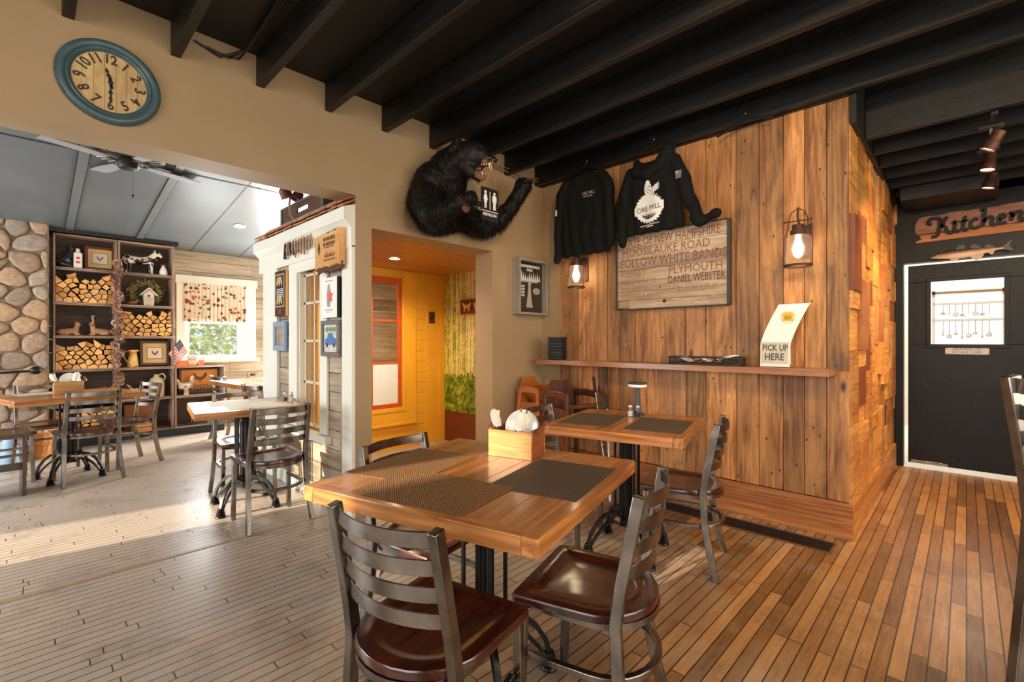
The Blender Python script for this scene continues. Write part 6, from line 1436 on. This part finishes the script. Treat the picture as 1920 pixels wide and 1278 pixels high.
# right column: tapestry box, glass rooster, toys, flag and cards on top
t = thing('rooster_plaque', 'orange plaque with a dark rooster over a checkered band in the low right crate', 'picture', M=wY(1.71, 7.95, .735)); MB().box(-.25, -.18, 0, .25, .17, .012).build('frame', FRD, t, bevel=.003); MB().box(-.22, -.15, .012, .22, .15, .014).build('ground', plain('orange_ochre', (206, 130, 54), .7), t)
MB().prism([(x*.10-.0, y*.085+.045) for x, y in RP], .014, .016).build('rooster_shape', ROB, t); m = MB()
for i in range(22):
    for j in range(3):
        if (i+j) % 2: m.box(-.22+i*.02, -.12+j*.02, .014, -.20+i*.02, -.10+j*.02, .0155)
m.build('checker_band', plain('dark_check', (66, 62, 48), .7), t); MB().box(-.22, -.15, .014, .22, -.12, .0152).build('ground_band', FRD, t)
rooster((1.53, 7.86, ZS[1]+.017), 'glossy pale rooster figurine in front of the orange rooster panel', patchy('pale_glaze', (170, 130, 96), (226, 214, 200), 24, .5), 1.35)
t = thing('toy_stand', 'small stand with a yellow disc on a stick in the bottom right crate', 'ornament', (1.60, 7.88, ZS[0]+.017)); MB().box(-.06, -.03, 0, .06, .03, .03).build('block', plain('dark_block', (58, 52, 48), .7), t); MB().tube([(0, 0, .03), (0, 0, .16)], .003, 6).build('stick', YE, t); MB().lathe([(.03, -.004), (.03, .004)], 18, M=Matrix.Translation((0, 0, .18)) @ Matrix.Rotation(PI/2, 4, 'X')).build('disc', YE, t)
t = thing('toy_block', 'small blue grey block with a pin in the bottom right crate', 'ornament', (1.86, 7.86, ZS[0]+.017)); MB().box(-.07, -.025, 0, .07, .025, .035).build('block', plain('blue_grey', (120, 134, 150), .6), t, bevel=.003); MB().tube([(0, 0, .035), (0, 0, .07)], .003, 6).build('pin', CUT, t)
zt = ZS[2]+.002
t = thing('card_box', 'small printed box of cards on the low right crate beside the flag', 'box', (1.60, 7.86, zt)); MB().box(-.05, -.03, 0, .05, .03, .15).build('box', plain('printed_card', (214, 196, 176), .7, noisy=.15, nscale=30), t, bevel=.002); text('KENO', BLK, t, 0, 0, 0, .030, 'lettering', M=wY(0, -.0305, .10)); MB().box(-.05, -.031, .0, .05, -.0305, .03).build('orange_band', plain('band_orange', (226, 120, 70), .6), t)
t = thing('orange_folder', 'low orange card holder on the low right crate beneath the flag', 'box', (1.47, 7.84, zt)); MB().box(-.07, -.03, 0, .07, .03, .085).build('body', MATS['band_orange'], t, bevel=.002)
t = thing('paper_bundle', 'coral paper bundle of slips on the low right crate below the window', 'papers', (1.71, 7.86, zt))
for k in range(6): MB().tube([(0, 0, 0), (-.03+.015*k, 0, .11+.01*(k % 3))], .003, 5).build('slip', plain('coral', (226, 130, 104), .6), t)
MB().box(-.03, -.02, 0, .03, .02, .09).build('pocket', MATS['coral'], t)
t = thing('small_flag', 'small American flag on a stick leaning beside the far window', 'flag', M=Matrix.Translation((1.62, 7.80, zt+.03)) @ Matrix.Rotation(-.45, 4, 'Y'))
MB().tube([(0, 0, 0), (0, 0, .40)], .003, 6).build('stick', TANP, t); FR_ = plain('flag_red', (186, 50, 60), .7); FW = plain('flag_white', (236, 232, 228), .7); FB = plain('flag_blue', (50, 58, 92), .7)
def flagcloth(m, a0, a1, b0, b1, off=0):
    n = 8; R = []
    for i in range(n+1):
        x = a0+(a1-a0)*i/n; y = .012*math.sin(x*40)+off; R.append([Vector((-x, y, b0-x*.55)), Vector((-x, y, b1-x*.55)), Vector((-x, y+.001, b1-x*.55)), Vector((-x, y+.001, b0-x*.55))])
    m.rings(R)
a = MB(); b = MB(); c_ = MB()
for k in range(13): flagcloth(a if k % 2 == 0 else b, 0, .20, .20+k*.0145, .20+(k+1)*.0145)
flagcloth(c_, 0, .09, .29, .39, -.002); a.build('red_stripes', FR_, t); b.build('white_stripes', FW, t); c_.build('canton', FB, t); m = MB()
for i in range(5):
    for j in range(4): x = .015+.016*i; m.box(-x-.003, .012*math.sin(x*40)-.0035, .305+j*.02-x*.55, -x+.003, .012*math.sin(x*40)-.003, .311+j*.02-x*.55)
m.build('stars', FW, t)
# hearth things at the left
t = thing('bushel_basket', 'round splint bushel basket on the floor before the fireplace', 'basket', (.02, 7.42, 0)); SPL = wood('splint', (170, 104, 44), (222, 156, 84), 'z', 1, .6, .2, 6)
m = MB()
for k in range(20): a = 2*PI*k/20; m.tone = random.Random(k).random(); m.sweep([(.14*math.cos(a), .14*math.sin(a), 0), (.20*math.cos(a), .20*math.sin(a), .28)], .045, .004, up=(math.cos(a), math.sin(a), 0))
m.build('splints', SPL, t)
for r_, z in ((.152, .03), (.178, .15), (.205, .27)): MB().lathe([(r_, z), (r_+.006, z), (r_+.008, z+.03), (r_+.002, z+.03), (r_, z)], 28, caps=False).build('band', SPL, t)
t = thing('white_wooden_box', 'white wooden box with faded purple lettering at the left edge by the hearth', 'box', (-.34, 7.30, 0)); MB().box(-.17, -.12, 0, .17, .12, .22).build('body', plain('box_white', (214, 206, 200), .7, noisy=.1), t, bevel=.003); text('MOXIE', plain('faded_purple', (120, 84, 130), .7), t, 0, 0, 0, .06, 'lettering', M=wY(0, -.1205, .08)) if False else MB().box(-.10, -.122, .14, .12, -.12, .165).box(-.06, -.122, .05, .12, -.12, .08).build('faded_lettering', plain('faded_purple', (130, 100, 136), .7), t)
t = thing('iron_crane', 'long black iron bar with a round finial across the stone fireplace', 'iron bar', (-.35, 7.60, .93)); MB().tube([(-.5, 0, -.01), (.36, 0, .03)], .012, 8).build('bar', IRON, t, smooth=True); MB().ell((.40, 0, .035), (.05, .03, .045), 14, 8).build('finial', IRON, t, smooth=True)
t = thing('watering_can', 'pale blue enamel can standing on the floor by the fireplace', 'can', (-.14, 7.16, 0)); BLU = plain('blue_enamel', (150, 178, 200), .35); MB().lathe([(.07, 0), (.075, .01), (.055, .30), (.045, .36), (.05, .37)], 20).build('body', BLU, t, smooth=True); MB().tube([(.05, 0, .33), (.12, 0, .30), (.07, 0, .12)], .006, 6, up=(0, 1, 0)).build('handle', BLU, t, smooth=True)
# ceiling fan and recessed lights
t = thing('ceiling_fan', 'dark ceiling fan with pull chain and ornate ring on the grey ceiling', 'fan', (.62, 5.42, cz(5.42)-.005)); FN = plain('fan_bronze', (52, 48, 46), .4, .4)
MB().lathe([(.27, 0), (.27, -.012), (.24, -.022), (.20, -.012), (.16, -.022), (.12, -.014), (.08, -.02)], 48).build('medallion', plain('medallion_grey', (74, 76, 78), .4), t, smooth=True)
m = MB()
for k in range(24): a = 2*PI*k/24; m.tube([(.15*math.cos(a), .15*math.sin(a), -.018), (.19*math.cos(a+.08), .19*math.sin(a+.08), -.026), (.235*math.cos(a), .235*math.sin(a), -.02)], .006, 6)
m.build('scrolls', plain('medallion_light', (150, 152, 154), .4), t, smooth=True)
MB().lathe([(.05, -.01), (.075, -.03), (.08, -.08), (.07, -.11), (.04, -.12), (.001, -.122)], 24).build('motor', FN, t, smooth=True)
for k in range(4):
    a = PI*k/2+.35; ca, sa = math.cos(a), math.sin(a); MB().sweep([(.07*ca, .07*sa, -.06), (.16*ca, .16*sa, -.055)], .03, .006).build('blade_arm', FN, t)
    MB().sweep([(.15*ca, .15*sa, -.055), (.35*ca, .35*sa, -.055), (.60*ca, .60*sa, -.055)], [.09, .13, .12], .006).build('blade', plain('fan_blade', (128, 130, 132), .4), t, bevel=.002)
MB().tube([(.03, -.03, -.11), (.03, -.03, -.34)], .0015, 5).build('pull_chain', FN, t); MB().ell((.03, -.03, -.355), (.010, .010, .016), 8, 6).build('pull_knob', BLK, t, smooth=True)
def downlight(x, y, z, label, pw, col, tilt=0.):
    t = thing('recessed_light', label, 'ceiling light', (x, y, z)); t.rotation_euler = (tilt, 0, 0)
    MB().lathe([(.050, 0), (.068, -.001), (.070, -.008), (.052, -.006)], 32, caps=False).build('trim_ring', WT, t, smooth=True); MB().lathe([(.051, -.004), (.001, -.0045)], 32).build('lens', plain('lit_downlight', (255, 246, 228), .4, emit=(255, 240, 214), estr=10), t)
    light('downlight', 'SPOT', (x, y, z-.02), pw, col, .05, rot=(0, 0, 0), spot=150, blend=.8)
downlight(1.89, 6.73, cz(6.73), 'recessed ceiling light above the far window tables', 25, (1, .9, .75), -.135); downlight(2.646, 4.269, 2.158, 'recessed light in the beadboard ceiling of the restroom hall', 120, (1, .80, .52))
t = thing('hanging_bells', 'two brown bell shaped ornaments with a pale ribbon below the left room ceiling', 'ornament', (1.74, 4.62, 2.70)); BR = plain('bell_brown', (104, 58, 42), .5)
for k, (dx, rot) in enumerate(((-.06, -.5), (.06, .4))): MB().lathe([(.02, .05), (.045, .03), (.055, -.04), (.06, -.05), (.05, -.05), (.001, .0)], 20, M=Matrix.Translation((dx, 0, 0)) @ Matrix.Rotation(rot, 4, 'Y')).build('bell', BR, t, smooth=True)
MB().sweep([(0, 0, .05), (-.02, 0, -.10), (-.01, 0, -.20), (.04, 0, -.27)], .02, .002, up=(0, 1, 0)).build('ribbon', plain('pale_ribbon', (226, 196, 186), .6), t); MB().tube([(0, 0, .05), (0, 0, .36)], .003, 5).build('cord', BLK, t)
